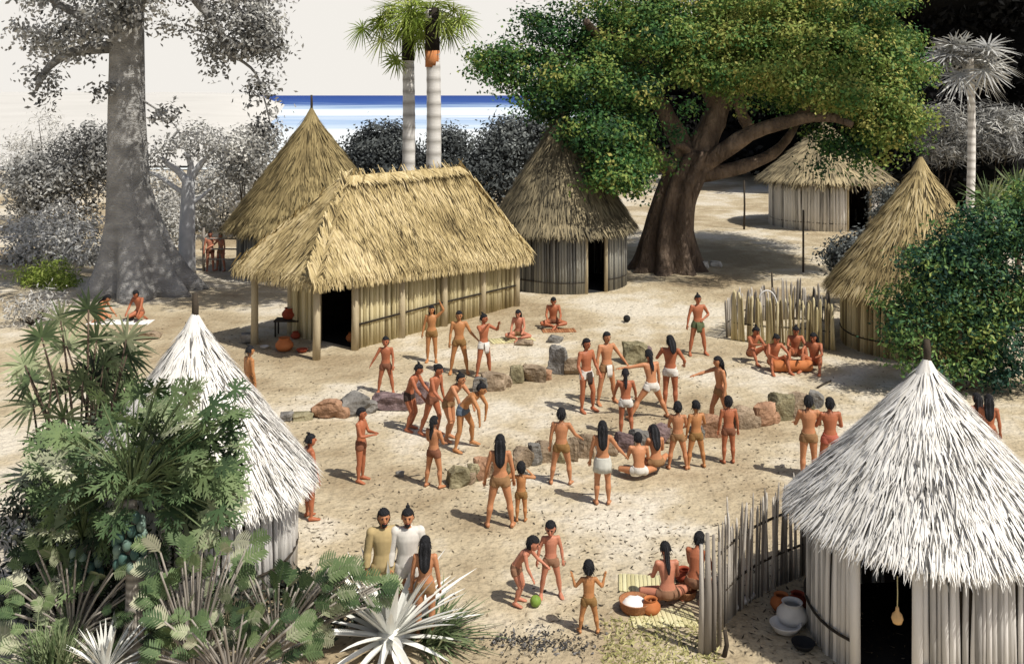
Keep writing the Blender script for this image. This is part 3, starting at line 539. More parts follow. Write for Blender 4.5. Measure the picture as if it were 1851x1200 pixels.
for (x, y, lb) in ((1700, 235, 'grey spiky shrub left of the grey fan palm trunk'), (1795, 225, 'grey spiky shrub right of the grey fan palm trunk')):
    o = shrub('spiky_shrub', [E(x, y, 48, 42, 66, 60, .6), E(x + 8, y + 35, 45, 26, 66, 40, .4)], MT['leaf_grey'], lb, .9, 18, .5, aspect=.12, up=.9, group='spiky shrubs by the grey palm')
# lush green tree on the right
def right_tree():
    Y = 25.5; b = at(1735, 690, Y); b[2] = 0; o = thing('leafy_tree', b, 'lush blue green tree at the right edge covering the golden hut wall', 'tree')
    mb = MB()
    for pts in ([(1735, 705), (1728, 640), (1740, 560), (1735, 450)], [(1700, 700), (1690, 640), (1660, 590), (1650, 540)], [(1760, 700), (1770, 640), (1790, 560), (1800, 450)]):
        mb.tube(curve([at(x, y, Y) for x, y in pts], 9), taper(.11, .04, 9), 8, t=.5)
    mb.build('trunk', MT['bark_brown'], o); mb = MB()
    L = [(1775, 420, 55, 60, 90, .32), (1710, 480, 65, 45, 90, .3), (1690, 530, 55, 45, 80, .42), (1780, 530, 60, 70, 110, .38), (1740, 590, 60, 50, 80, .5), (1640, 590, 40, 35, 30, .45), (1800, 620, 45, 60, 60, .3), (1840, 480, 50, 110, 110, .28), (1640, 640, 28, 26, 14, .55), (1720, 440, 35, 35, 30, .22), (1800, 670, 45, 22, 25, .2), (1880, 400, 45, 70, 60, .4), (1890, 580, 50, 90, 80, .35), (1850, 350, 30, 25, 18, .5), (1700, 660, 35, 24, 20, .45), (1745, 660, 35, 24, 22, .3), (1615, 545, 22, 20, 10, .5), (1660, 470, 22, 22, 10, .5)]
    clouds(mb, [E(x, y, rx, ry, Y, k, t, dy=.9) for x, y, rx, ry, k, t in L], .20, 20, cr=.22, aspect=.5, tv=.2); mb.build('crown', MT['leaf_lush'], o)
right_tree()
def spiky(x, y, Y, R, n, m, label, base=None):
    b = at(x, y, Y); o = thing('yucca', np.array([b[0], b[1], 0]), label, 'yucca'); MB().tube([(b[0], b[1], -.05), b * [1, 1, .5], b], [.12, .1, .08], 8).build('trunk', MT['bark_brown'], o)
    k = n; D = nrm(rng.normal(size=(k, 3)) + [0, 0, .35]); mb = MB(); mb.strands(np.repeat(b[None], k, 0), D, np.cross(D, rng.normal(size=(k, 3))), R * rng.uniform(.7, 1.1, k), .07, 0, .55 + rng.normal(0, .2, k), droop=.12, tipw=.1); mb.build('crown', m, o)
spiky(1790, 372, 32, 1.25, 110, MT['leaf_fan'], 'spiky yucca head above the lush tree at the right edge')
spiky(1840, 350, 33, 1.2, 90, MT['leaf_fan'], 'yucca head at the right border behind the other yucca')

# ---- near left plants
def fan_shrub():
    Y = 16.6; b = at(140, 1000, Y); b[2] = 0; o = thing('fan_palm_shrub', b, 'tall shrubby fan palm with grey green fronds at the left edge', 'palm shrub')
    mb = MB(); st = MB()
    C = [(75, 610), (120, 625), (175, 615), (95, 680), (150, 690), (205, 680), (60, 730), (115, 755), (180, 750), (225, 740), (80, 800), (140, 815), (200, 800), (60, 860), (120, 880), (175, 860), (45, 660), (230, 640), (110, 580), (160, 560)] + [(rng.uniform(45, 245), rng.uniform(600, 880)) for _ in range(22)]
    for x, y in C:
        c = at(x, y, Y + rng.uniform(-.7, .5)); st.tube(curve([b + [0, 0, .6], (b + c) / 2 + [rng.normal(0, .15), 0, .3], c], 8), taper(.03, .015, 8), 5, t=.4)
        d = nrm(c - (b + [0, 0, 1.2])); fan(mb, c, d * [1, 1, .6] + [0, 0, .25], np.array([0, -.9, .7]) + rng.normal(0, .35, 3), .58 * rng.uniform(.75, 1.15), 17, 270, .05, .2, .5 + rng.normal(0, .22))
    mb.build('frond', MT['leaf_fan'], o); st.build('stem', MT['bark_brown'], o)
fan_shrub()
def lobed(mb, c, axis, nv, R, t, nl=7, w=.17):
    """palmate leaf: lobes with side teeth"""
    a = nrm(axis); n_ = nrm(np.asarray(nv) - a * np.dot(nv, a)); b = np.cross(n_, a)
    for k, an in enumerate(np.radians(np.linspace(-125, 125, nl))):
        d = math.cos(an) * a + math.sin(an) * b; l = R * (1 - .18 * abs(an))
        mb.strands([c], d, n_, l, R * w, 0, t, droop=.12, tipw=.1)
        sd_ = np.cross(n_, d)
        for s in (-1, 1):
            for f in (.45, .68): mb.strands([np.asarray(c) + d * l * f - [0, 0, .05 * l * f]], d * .8 + sd_ * s * .75, n_, l * .34, R * w * .55, 0, t, droop=.08)
def pinnate(mb, c, axis, nv, Lf, t, n=7, w=.2):
    """deep lobed long leaf with a midrib"""
    a = nrm(axis); n_ = nrm(np.asarray(nv) - a * np.dot(nv, a)); b = np.cross(n_, a); c = np.asarray(c)
    mb.strands([c], a, n_, Lf, Lf * .10, 0, t + .15, droop=.2)
    for i in range(n):
        f = .12 + .75 * i / (n - 1); l = Lf * .46 * math.sin(math.pi * (.28 + .6 * f)); p = c + a * Lf * f - np.array([0, 0, .2 * Lf * f * f])
        for s in (-1, 1): mb.strands([p], a * .75 + b * s, n_, l, Lf * w * .46, 0, t + rng.normal(0, .04), droop=.14, tipw=.25)
def papaya(x, Y, top_y, regions, fruits, label, tr=.13, R=.42, nleaf=46):
    b = at(x, 1000, Y); b[2] = 0; top = at(x, top_y, Y); o = thing('papaya_tree', b, label, 'papaya tree', 'papaya trees')
    zs = np.linspace(0, 1, 40); P = b[None] + (top - b)[None] * zs[:, None]; P[:, 0] += .05 * np.sin(zs * 4)
    VV, q, t3 = tube(P, tr * (1.1 - .35 * zs) * (1 + .05 * (np.arange(40) % 2)), 12); MB().add(VV, q, t3, t=np.concatenate([np.repeat(np.where(np.arange(40) % 2, .3, .75), 12), [.5, .5]])).build('trunk', MT['stake_grey'], o)
    mb = MB(); st = MB()
    for i in range(nleaf):
        x0, y0, x1, y1 = regions[i % len(regions)]; c = at(rng.uniform(x0, x1), rng.uniform(y0, y1), Y + rng.uniform(-.7, .6))
        st.tube(curve([top, (top + c) / 2 + [0, 0, .15], c], 7), taper(.018, .01, 7), 5, t=.6)
        d = nrm((c - top) * [1, 1, .5] + rng.normal(0, .1, 3)); lobed(mb, c, d + [0, 0, -.25], np.array([0, -.8, .9]) + rng.normal(0, .4, 3), R * rng.uniform(.7, 1.25), .5 + rng.normal(0, .25))
    mb.build('crown', MT['leaf_lobed'], o); st.build('leaf_stalk', MT['leaf_fan'], o)
    for i in range(fruits[2]):
        a = i * 2.4; zz = fruits[1] - fruits[3] * (i / fruits[2]); c = at(fruits[0] + 26 * math.sin(a) * (1 - .3 * abs(i / fruits[2] - .4)), zz, Y - .2 - .08 * math.cos(a))
        MB().ell(c, (.062, .062, .085), nu=12, nv=8, t=rng.uniform(.25, .85), f=lambda v: v * (1 - .12 * v[:, 2:])).build('fruit', MT['fruit'], o)
papaya(238, 13.6, 900, [(150, 700, 330, 880), (260, 690, 425, 900), (100, 760, 230, 940), (290, 830, 420, 960), (240, 740, 420, 950)], (235, 1025, 30, 95), 'papaya tree with a banded trunk and a heavy cluster of blue green fruit', R=.32, nleaf=165)
papaya(150, 14.1, 975, [(70, 860, 220, 1000), (60, 800, 170, 960), (80, 950, 210, 1060)], (155, 1052, 16, 55), 'shorter papaya tree with a small bunch of fruit at the left edge', tr=.11, R=.29, nleaf=80)
def lobed_shrub(x, y, Y, spots, label, R, m=MT['leaf_lobed'], tt=.55):
    b = at(x, y, Y); b[2] = 0; o = thing('lobed_shrub', b, label, 'shrub', 'lobed leaf shrubs in the foreground'); mb = MB(); st = MB()
    for (px, py) in spots:
        c = at(px, py, Y + rng.uniform(-.4, .4)); d = nrm(np.array([c[0] - b[0], rng.uniform(-.5, .2), .25 + .3 * rng.uniform()]))
        st.tube(curve([b + [0, 0, .02], (b + c) / 2 + [0, 0, .1], c], 6), taper(.022, .012, 6), 5, t=.5); pinnate(mb, c, d, np.array([rng.normal(0, .4), -.8, .8]), R * rng.uniform(.8, 1.25), tt + rng.normal(0, .24))
    mb.build('foliage', m, o); st.build('stem', MT['stake_grey'], o)
lobed_shrub(350, 1130, 12.9, [(rng.uniform(270, 450), rng.uniform(980, 1175)) for _ in range(62)], 'grey green shrub of deeply lobed leaves below the left white hut', .30, tt=.6)
lobed_shrub(500, 1130, 13.5, [(rng.uniform(430, 590), rng.uniform(1030, 1160)) for _ in range(54)] + [(rng.uniform(560, 690), rng.uniform(1020, 1100)) for _ in range(34)], 'olive shrub of lobed leaves between the left white hut and the big agave', .30, tt=.5)
lobed_shrub(420, 1190, 12.6, [(rng.uniform(290, 560), rng.uniform(1110, 1200)) for _ in range(44)], 'low lobed shrub at the bottom edge left of the big agave', .28, tt=.45)
lobed_shrub(130, 1150, 13.7, [(rng.uniform(20, 280), rng.uniform(990, 1185)) for _ in range(80)], 'grey lobed plant under the shorter papaya tree', .27, tt=.5)
# dim undergrowth behind the leaves
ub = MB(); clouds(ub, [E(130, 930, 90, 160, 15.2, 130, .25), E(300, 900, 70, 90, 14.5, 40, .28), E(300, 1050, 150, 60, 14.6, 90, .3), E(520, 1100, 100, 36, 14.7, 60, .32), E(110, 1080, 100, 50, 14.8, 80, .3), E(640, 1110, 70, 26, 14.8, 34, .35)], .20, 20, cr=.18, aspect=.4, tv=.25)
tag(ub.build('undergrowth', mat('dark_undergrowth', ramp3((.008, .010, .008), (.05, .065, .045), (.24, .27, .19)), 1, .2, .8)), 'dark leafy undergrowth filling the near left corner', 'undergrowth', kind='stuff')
gA = 'white agaves in the foreground'
agave('agave', G(705, 1168), 1.38, 72, MT['agave'], 'big white agave with long pointed blades at the bottom centre', .115, group=gA, up=(-.02, 1.2), tt=.72, tv=.2, droop=.1)
agave('agave', at(190, 1185, 13.0) * [1, 1, 0], .85, 46, MT['agave'], 'smaller white agave beside the banded papaya trunk', .055, group=gA, up=(.1, 1.35), tt=.72, tv=.2)
b_ = MB(); k = 240; az = rng.uniform(0, 6.28, k); el = rng.uniform(.5, 1.5, k); D = np.stack([np.cos(az) * np.cos(el), np.sin(az) * np.cos(el), np.sin(el)], 1); bb = at(95, 1180, 13.1) * [1, 1, 0]
b_.strands(bb + rng.normal(0, .12, (k, 3)) * [1, 1, 0], D, np.cross(np.cross(D, [0, 0, 1]), D), rng.uniform(.6, 1.05, k), .022, 0, .6 + rng.normal(0, .15, k), droop=.25)
tag(b_.build('grass_clump', MT['leaf_fan'], loc=bb), 'pale clump of long grass in the bottom left corner', 'grass clump')
b_ = MB(); k = 130; az = rng.uniform(-1.3, 1.7, k); el = rng.uniform(.15, 1.1, k); D = np.stack([np.cos(az) * np.cos(el), np.sin(az) * np.cos(el), np.sin(el)], 1); bb = G(775, 1160)
b_.strands(bb + rng.normal(0, .1, (k, 3)) * [1, 1, 0], D, np.cross(np.cross(D, [0, 0, 1]), D), rng.uniform(.7, 1.25, k), .03, 0, .45 + rng.normal(0, .18, k), droop=.3)
tag(b_.build('grass_clump', MT['leaf_fan'], loc=bb), 'grey green grass clump arching right from the big agave', 'grass clump')

# ------------------------------------------------------------------ fences, poles
def fence(pts, h, sp, r, m, label, rails, posts=(), jit=.12, pm_=None, group='palisade fences'):
    pts = curve([np.asarray(p, float) for p in pts], 40); d = np.concatenate([[0], np.cumsum(np.linalg.norm(np.diff(pts, axis=0), axis=1))])
    o = thing('palisade_fence', pts[len(pts) // 2] * [1, 1, 0], label, 'fence', group); mb = MB(); n = int(d[-1] / sp)
    for i in range(n + 1):
        s = d[-1] * i / n; p = np.array([np.interp(s, d, pts[:, j]) for j in range(3)]); p[:2] += rng.normal(0, .015, 2); hh = h * (1 + rng.normal(0, jit)); ln = rng.normal(0, .04, 2); rr = r * rng.uniform(.7, 1.25)
        mb.tube([p - [0, 0, .06], p + [ln[0] * .5, ln[1] * .5, hh * .5], p + [ln[0], ln[1], hh - .1], p + [ln[0] * 1.1, ln[1], hh]], [rr, rr * .95, rr * .85, rr * .3], 6, t=rng.uniform(.1, .95))
    mb.build('stake_row', m, o)
    for z in rails: MB().tube(pts + [0, 0, z], .02, 6, t=.4).build('binding_rail', MT['dark_wood'], o)
    for (p, hp, rp) in posts: MB().tube([p - [0, 0, .05], p + [.01, 0, hp * .5], p + [0, .01, hp]], [rp, rp * .88, rp * .5], 9, t=rng.uniform(.2, .7)).build('gate_post', pm_ or MT['post'], o)
    return o
fence([G(1322, 614), G(1380, 622), G(1450, 626), G(1508, 634)], 1.42, .085, .042, MT['stake_tan'], 'tan palisade behind the seated musicians', (.55,), jit=.07)
fence([G(1316, 610), G(1345, 588), G(1400, 578), G(1465, 578), G(1500, 585)], 1.15, .10, .042, MT['stake_grey'], 'grey palisade of bare sticks behind the tan palisade', (.5,), jit=.13)
fence([G(1300, 1140), G(1345, 1095), G(1400, 1062), G(1475, 1030)], 1.46, .05, .021, MT['stake_grey'], 'grey stake fence running from the gate post to the near white hut', (.5, 1.1),
      posts=[(G(1268, 1180), 1.5, .05), (G(1279, 1182), 1.66, .055), (G(1290, 1176), 1.6, .04), (G(1300, 1168), 1.45, .035)], jit=.09, pm_=MT['stake_grey'])
def stick(name, a, b, r, m, label, cat, sides=8):
    a = np.asarray(a, float); b = np.asarray(b, float); mid = (a + b) / 2 + rng.normal(0, .012, 3)
    return tag(MB().tube([a, mid, b], [r, r * .92, r * .8], sides, t=.5).build(name, m, loc=a), label, cat)
stick('wooden_pole', G(1452, 492), G(1452, 492) + [0, 0, 2.7], .05, MT['dark_wood'], 'tall thin dark pole standing alone in the tree shade', 'pole')
stick('wooden_pole', G(1395, 560), G(1395, 560) + [0, 0, 1.35], .04, MT['dark_wood'], 'short thin pole rising behind the grey palisade', 'pole')
stick('wooden_pole', G(1345, 415), G(1345, 415) + [0, 0, 2.8], .06, MT['dark_wood'], 'thin pole left of the far pale hut', 'pole')
stick('wooden_stake', G(1309, 1186), G(1309, 1186) + [.01, 0, .36], .035, MT['dark_wood'], 'short dark stake at the foot of the gate post', 'stake')
stick('log', G(1302, 1112, .06), G(1362, 1074, .06), .055, MT['stake_white'], 'pale log lying on the ground inside the stake fence', 'log')
o = thing('rail_fence', G(410, 492), 'low rail fence left of the olive hut behind the walking couple', 'fence')
for x in (368, 398, 432): MB().tube([G(x, 490), G(x, 490) + [0, 0, 1.0], G(x, 490) + [0, 0, 1.9 if x == 368 else 1.6]], .06, 7, t=.4).build('post', MT['stake_grey'], o)
for z in (.5, .95, 1.4): MB().tube([G(362, 490) + [0, 0, z], G(400, 490) + [0, -.08, z + .03], G(436, 490) + [0, 0, z]], .035, 7, t=.6).build('rail', MT['stake_grey'], o)
for i, (x, y, hh) in enumerate(((1620, 652, .9), (1672, 650, 1.3), (1700, 655, 1.0))):
    stick('wooden_stake', G(x, y), G(x, y) + [0, 0, hh], .07, MT['stake_tan'], ['short tan stake below the lush tree', 'tallest tan stake below the lush tree', 'tan stake below the lush tree nearest the edge'][i], 'stake')

# ------------------------------------------------------------------ court stones and small things
def rock(x, y, wpx, hpx, m, label, group='stones edging the ball court', dr=.75, blk=.62):
    g = G(x, y); Y = g[1]; a = pm(wpx / 2, Y) * (1.02 if 'edging' in group else 1); b = max(pm(hpx, Y) * .56, .05); ph = rng.uniform(0, 6, 6); yw = rng.uniform(-.35, .35)
    def f(v):
        w = np.sign(v) * np.minimum(np.abs(v), blk) / blk
        return w * (1 + .07 * np.sin(v[:, :1] * 4 + ph[0]) + .07 * np.sin(v[:, 1:2] * 5 + ph[1]) + .06 * np.sin(v[:, 2:] * 6 + ph[2]) + .04 * np.sin((v[:, :1] + v[:, 1:2] * 2) * 9 + ph[3]))
    pn = nrm(rng.normal(size=(9, 3))); pd = rng.uniform(.9, 1.2, 9)
    f0 = f
    def f(v):
        w = f0(v)
        for n_, d_ in zip(pn, pd): e_ = np.maximum((w @ n_) - d_, 0); w = w - e_[:, None] * n_
        return w * (1 + .015 * rng.normal(size=(len(w), 1)))
    mb = MB(); c_, s_ = math.cos(yw), math.sin(yw); c = g + [0, a * dr * .8, b * .82]
    mb.ell(c, (a, a * dr, b), ax=[[c_, s_, 0], [-s_, c_, 0], [0, 0, 1]], nu=30, nv=20, f=f, t=.5)
    return tag(mb.build('boulder', ROCKM[m], loc=[c[0], c[1], 0], smooth=False), label, 'boulder', group)
for r in ((517, 762, 22, 14, 'grey', 'small dark stone at the far left end of the stone rows'), (590, 756, 52, 28, 'orange', 'orange block at the left end of the rear stone row'), (638, 752, 50, 36, 'grey', 'largest grey orange boulder near the left end of the rear row'), (618, 756, 26, 20, 'orange', 'small orange stone against the largest boulder'),
          (705, 742, 66, 25, 'purple', 'long purple brown slab behind the leaning players'), (759, 730, 34, 36, 'purple', 'dark purple block between two leaning players'), (893, 706, 50, 28, 'tan', 'brown boulder right of the bending players'), (868, 709, 24, 24, 'grey', 'small grey stone beside the bending player'), (935, 693, 24, 30, 'olive', 'olive standing stone in the rear row'),
          (966, 690, 44, 24, 'tan', 'low brown slab left of the upright stone'), (1010, 676, 34, 46, 'grey', 'upright round grey slab, tallest stone in the rear row'), (1036, 678, 30, 28, 'tan', 'tan stone between the upright slab and the standing pair'), (1152, 658, 46, 34, 'olive', 'olive boulder behind the lunging players'), (1172, 655, 14, 26, 'purple', 'narrow blue purple stone beside the olive boulder'),
          (830, 880, 40, 32, 'olive', 'olive block at the left end of the front stone row'), (856, 870, 24, 30, 'olive', 'narrow olive block next to the left end of the front row'), (872, 868, 28, 34, 'orange', 'orange stone left of the standing woman'), (945, 846, 34, 34, 'tan', 'tan boulder above the small child'), (968, 842, 22, 34, 'grey', 'grey block next to the tan boulder'),
          (985, 836, 36, 32, 'tan', 'brown stone left of the standing boy in the front row'), (1036, 834, 20, 40, 'tan', 'tall brown stone right of the standing boy'), (1060, 828, 34, 38, 'tan', 'round brown boulder left of the woman in the skirt'), (1086, 826, 26, 34, 'grey', 'grey stone behind the woman in the skirt'), (1128, 818, 32, 32, 'purple', 'purple stone right of the woman in the skirt'),
          (1155, 810, 34, 28, 'grey', 'grey stone above the seated pair'), (1192, 806, 30, 34, 'purple', 'purple grey stone beside the seated long haired figure'), (1284, 790, 40, 36, 'orange', 'russet block between the boys and the reaching woman'), (1347, 775, 34, 34, 'tan', 'squared brown block right of the reaching woman'), (1383, 770, 42, 34, 'orange', 'reddish slab in the right part of the front row'),
          (1416, 760, 40, 42, 'olive', 'rounded olive boulder in the right part of the front row'), (1446, 748, 40, 34, 'tan', 'brown boulder at the right end of the front row'), (1478, 738, 26, 26, 'grey', 'grey stone at the very right end of the front row')):
    rock(*r)
for x, y, w, h, m in ((545, 760, 36, 12, 'olive'), (668, 748, 26, 18, 'grey'), (735, 735, 26, 22, 'purple'), (915, 700, 20, 18, 'tan'), (985, 688, 24, 18, 'orange'), (848, 876, 20, 18, 'tan'), (892, 862, 26, 24, 'tan'), (915, 856, 28, 24, 'olive'), (1012, 836, 24, 24, 'olive'), (1105, 824, 24, 22, 'tan'), (1142, 816, 20, 20, 'tan'), (1210, 802, 24, 22, 'tan'), (1262, 794, 24, 22, 'grey'), (1366, 774, 20, 18, 'tan'), (1400, 766, 20, 18, 'orange'), (1432, 756, 20, 18, 'tan'), (1464, 744, 20, 18, 'olive')):
    rock(x, y, w, h, m, 'small block filling a gap between the larger stones of the ball court rows')
for x, y, w, h, m, lb in ((265, 614, 38, 12, 'tan', 'flat tan stone below the kneeling pair'), (216, 611, 18, 10, 'tan', 'small flat stone below the kneeling pair'), (722, 862, 16, 8, 'grey', 'small pale stone near the man with folded arms'), (1330, 1182, 0, 0, '', ''), (948, 625, 30, 9, 'tan', 'flat stone before the seated woman by the wall'), (448, 622, 26, 18, 'grey', 'grey stone at the corner post of the porch'), (1003, 620, 26, 12, 'grey', 'dark flat stone before the seated man')):
    if w: rock(x, y, w, h, m, lb, group='loose stones')
def ball(x, y, r, m, label, name='rubber_ball', cat='ball'):
    g = G(x, y); return tag(MB().ell(g + [0, 0, r], (r, r, r), nu=20, nv=14, t=.5, f=lambda v: v * (1 + .02 * np.sin(v[:, :1] * 9))).build(name, m, loc=g), label, cat)
ball(1133, 582, .12, MT['black_and_shade'], 'black rubber ball on the sand above the players')
ball(968, 1096, .085, mat('green_rind', ramp3((.05, .10, .02), (.18, .28, .05), (.35, .42, .12)), 6, .4, .5), 'green ball at the feet of the bending child')
POT = [(.10, 0), (.72, .10), (1.0, .50), (.97, .85), (.62, 1.25), (.55, 1.35), (.68, 1.48), (.62, 1.48), (.48, 1.34), (.5, 1.2), (.8, .8), (.5, .2), (.05, .12)]
BOWL = [(.30, 0), (.75, .15), (1.0, .55), (1.03, .62), (.96, .62), (.7, .22), (.1, .1)]
BASK = [(.80, 0), (.95, .25), (1.0, .62), (1.05, .70), (.96, .70), (.9, .3), (.7, .08), (.05, .06)]
def pot(x, y, r, prof, m, name, label, cat, z=0., fill=None, group=None, dY=0):
    g = G(x, y); g = g + [0, dY, z]; o = MB().lathe(g, [(a * r, b * r) for a, b in prof], 24, t=.5).build(name, m, loc=g); tag(o, label, cat, group)
    if fill is not None:
        MB().ell(g + [0, 0, .45 * r], (.82 * r, .82 * r, .3 * r), nu=16, nv=8, t=.6, f=lambda v: v * (1 + .08 * np.sin(v[:, :1] * 11 + v[:, 1:2] * 7))).build('meal', fill, o)
    return o
pot(514, 634, .27, POT, MT['clay'], 'clay_pot', 'large orange clay pot on the porch floor', 'pot', group='porch pottery')
pot(546, 637, .17, BOWL, MT['clay_red'], 'clay_bowl', 'small red bowl beside the large orange pot', 'bowl', group='porch pottery')
pot(534, 612, .15, POT, MT['clay_red'], 'clay_pot', 'small red brown pot behind the large orange pot', 'pot', group='porch pottery')
pot(630, 628, .2, POT, MT['clay'], 'clay_pot', 'orange pot standing inside the dark doorway', 'pot', group='porch pottery', dY=.7)
pot(478, 630, .13, BOWL, MT['clay_white'], 'clay_bowl', 'pale bowl left of the large orange pot', 'bowl', group='porch pottery')
o = thing('wooden_rack', G(523, 606), 'low wooden rack behind the porch pots', 'rack'); mb = MB(); c = G(523, 606)
mb.box(c + [0, 0, .5], (.9, .5, .05), t=.4); mb.build('shelf', MT['dark_wood'], o)
for sx in (-.4, .4):
    for sy in (-.2, .2): MB().tube([c + [sx, sy, 0], c + [sx, sy, .25], c + [sx, sy, .48]], .03, 6).build('leg', MT['dark_wood'], o)
g = c + [0, 0, .527]; tag(MB().lathe(g, [(a * .24, b_ * .24) for a, b_ in POT], 24).build('clay_pot', MT['clay_red'], loc=g), 'dark red pot on top of the porch rack', 'pot', 'porch pottery')
pot(1148, 1103, .235, BASK, MT['basket'], 'woven_basket', 'basket of white meal left of the seated woman', 'basket', fill=MT['cassava'], group='baskets beside the seated woman')
pot(1176, 1108, .15, POT, MT['clay'], 'clay_pot', 'brown pot between the meal basket and the seated woman', 'pot')
pot(1238, 1078, .18, BASK, MT['basket'], 'woven_basket', 'basket between the seated woman and the one by the gate post', 'basket', group='baskets beside the seated woman')
pot(1236, 1050, .14, POT, MT['clay_red'], 'clay_pot', 'red pot behind the basket by the gate post', 'pot')
pot(1432, 1128, .225, POT, MT['clay_white'], 'clay_pot', 'big pale jar with a black mouth left of the near white hut', 'pot', group='jars by the near hut')
pot(1412, 1102, .16, POT, MT['clay'], 'clay_pot', 'orange jar behind the pale jar', 'pot', group='jars by the near hut')
pot(1442, 1098, .15, POT, MT['clay_red'], 'clay_pot', 'dark jar right behind the pale jar', 'pot', group='jars by the near hut')
pot(1452, 1172, .16, BOWL, MT['black_and_shade'], 'clay_bowl', 'black bowl against the wall of the near white hut', 'bowl')
g = G(1420, 1142); pot(1420, 1142, .22, BOWL, MT['clay_white'], 'clay_bowl', 'pale dish in front of the pale jar', 'bowl')
def mat_sheet(x, y, w, d, m, label, yaw=0.):
    g = G(x, y); mb = MB(); n = 14; c_, s_ = math.cos(yaw), math.sin(yaw)
    for i in range(n):
        xx = -w / 2 + w * (i + .5) / n; p = np.array([xx * c_, xx * s_, .012]); mb.box(g + p, (w / n * .9, d * rng.uniform(.96, 1.02), .02 + .006 * (i % 2)), (c_, s_, 0), t=rng.uniform(.3, .8))
    return tag(mb.build('straw_mat', m, loc=g), label, 'mat', 'mats on the sand')
mat_sheet(1198, 1118, .95, .5, MT['straw'], 'straw mat below the seated woman by the gate post', .05)
mat_sheet(1170, 1056, .9, .55, MT['straw'], 'straw mat lying behind the meal basket', -.1)
mat_sheet(218, 583, 2.1, .7, MT['cassava'], 'white mat with food spread before the kneeling pair')
mat_sheet(925, 615, 1.4, .6, MT['straw'], 'dull mat under the seated woman by the wall', .3)
mat_sheet(1010, 598, 1.1, .5, MT['hide'] if 'hide' in MT else MT['basket'], 'brown mat under the seated man by the wall', .1)
for x, y, lb in ((190, 582, 'small white bowl on the left of the white mat'), (235, 581, 'small dark bowl on the right of the white mat')):
    pot(x, y, .14, BOWL, MT['clay_white'] if x < 200 else MT['black_and_shade'], 'clay_bowl', lb, 'bowl', z=.032)
for x, y, w, h, lb in ((1268, 486, 26, 12, 'pale flat stone at the right foot of the green tree'), (1296, 482, 20, 9, 'small pale stone right of the green tree roots')): rock(x, y, w, h, 'pale', lb, group='loose stones')
hp_ = G(1388, 612); aa = np.linspace(0, np.pi, 14); tag(MB().tube(np.stack([hp_[0] + .32 * np.cos(aa), np.full(14, hp_[1] + .1), .95 + .55 * np.sin(aa)], 1), .028, 7).build('wooden_hoop', MT['stake_white'], loc=hp_), 'white bent hoop leaning on the tan palisade', 'hoop')
stick('stick', G(1478, 700, .03), G(1502, 688, .03), .025, MT['dark_wood'], 'dark stick on the ground right of the musicians', 'stick')
# gourd in the doorway of the near hut
ga = at(1622, 1128, 12.62); o = thing('hanging_gourd', ga, 'orange gourd hanging on a cord in the near hut doorway', 'gourd')
MB().lathe(ga, [(.01, -.0), (.055, .02), (.075, .075), (.06, .13), (.025, .17), (.02, .22), (.012, .23)], 16, t=.7).build('gourd_body', mat('gourd_skin', ramp3((.40, .20, .06), (.62, .38, .16), (.7, .5, .26)), 9, .3, .5), o)
MB().tube([ga + [0, 0, .22], ga + [.004, 0, .4], ga + [0, 0, .62]], .007, 6).build('cord', MT['straw'], o)
# log drum
dg = G(1432, 672); o = thing('log_drum', dg, 'orange hollow log drum between the seated musicians', 'drum')
MB().tube([dg + [-.55, 0, .17], dg + [-.5, 0, .17], dg + [0, .02, .17], dg + [.5, 0, .17], dg + [.55, 0, .17]], [.12, .155, .17, .155, .12], 16, t=.55).build('drum_body', MT['clay'], o)
MB().box(dg + [0, 0, .335], (.6, .05, .02), t=.3).build('slot', MT['black_and_shade'], o)

# scattered litter and pebbles on the sand
pb = MB(); k = 11000; py = 172 + (rng.uniform(0.33, 1, k) ** 1.0) * 1030; px = rng.uniform(60, 1800, k)
Yv = F * H / (py - HY); P = np.stack([(px - CX) / F * Yv, Yv, np.full(k, .012)], 1)
keep = (Yv < 45) & (np.sin(P[:, 0] * .9 + 2) * np.sin(P[:, 1] * .7) + rng.normal(0, .6, k) > -.2); P = P[keep]; k = len(P)
pb.leaves(P, np.array([0, 0, 1.]) + rng.normal(0, .25, (k, 3)), rng.uniform(.03, .14, k), rng.uniform(.012, .04, k), t=rng.uniform(0, 1, k) ** 1.3)
tag(pb.build('ground_litter', mat('litter', [(0, (.03, .025, .02)), (1, (.5, .42, .3)), (.6, (.14, .11, .07))], 3, .1)), 'dry bits and pebbles strewn over the sand', 'litter', kind='stuff')
ab = MB()
for x, y, n, sx, sy in ((925, 1163, 170, .25, .12), (1010, 1168, 190, .3, .12), (960, 1150, 120, .5, .2)):
    g = G(x, y); k = n; P = g + np.stack([rng.normal(0, sx, k), rng.normal(0, sy, k), rng.uniform(.01, .05, k)], 1); ab.leaves(P, np.array([0, 0, 1.]) + rng.normal(0, .5, (k, 3)), rng.uniform(.02, .09, k), rng.uniform(.015, .05, k), t=rng.uniform(0, 1, k))
tag(ab.build('ash', mat('ash', ramp3((.02, .02, .02), (.07, .065, .06), (.22, .21, .2)), 4, .2)), 'dark ash and char scattered at the bottom edge', 'ash', kind='stuff')
gb = MB(); k = 1000; px = rng.uniform(1090, 1300, k); py = rng.uniform(1118, 1210, k); Yv = F * H / (py - HY); P = np.stack([(px - CX) / F * Yv, Yv, np.zeros(k)], 1)
gb.strands(P, np.stack([rng.normal(0, .9, k), rng.normal(0, .5, k), np.ones(k) * .6], 1), [0, -1., .3], rng.uniform(.04, .13, k), .016, 0, .6 + rng.normal(0, .25, k), droop=.2)
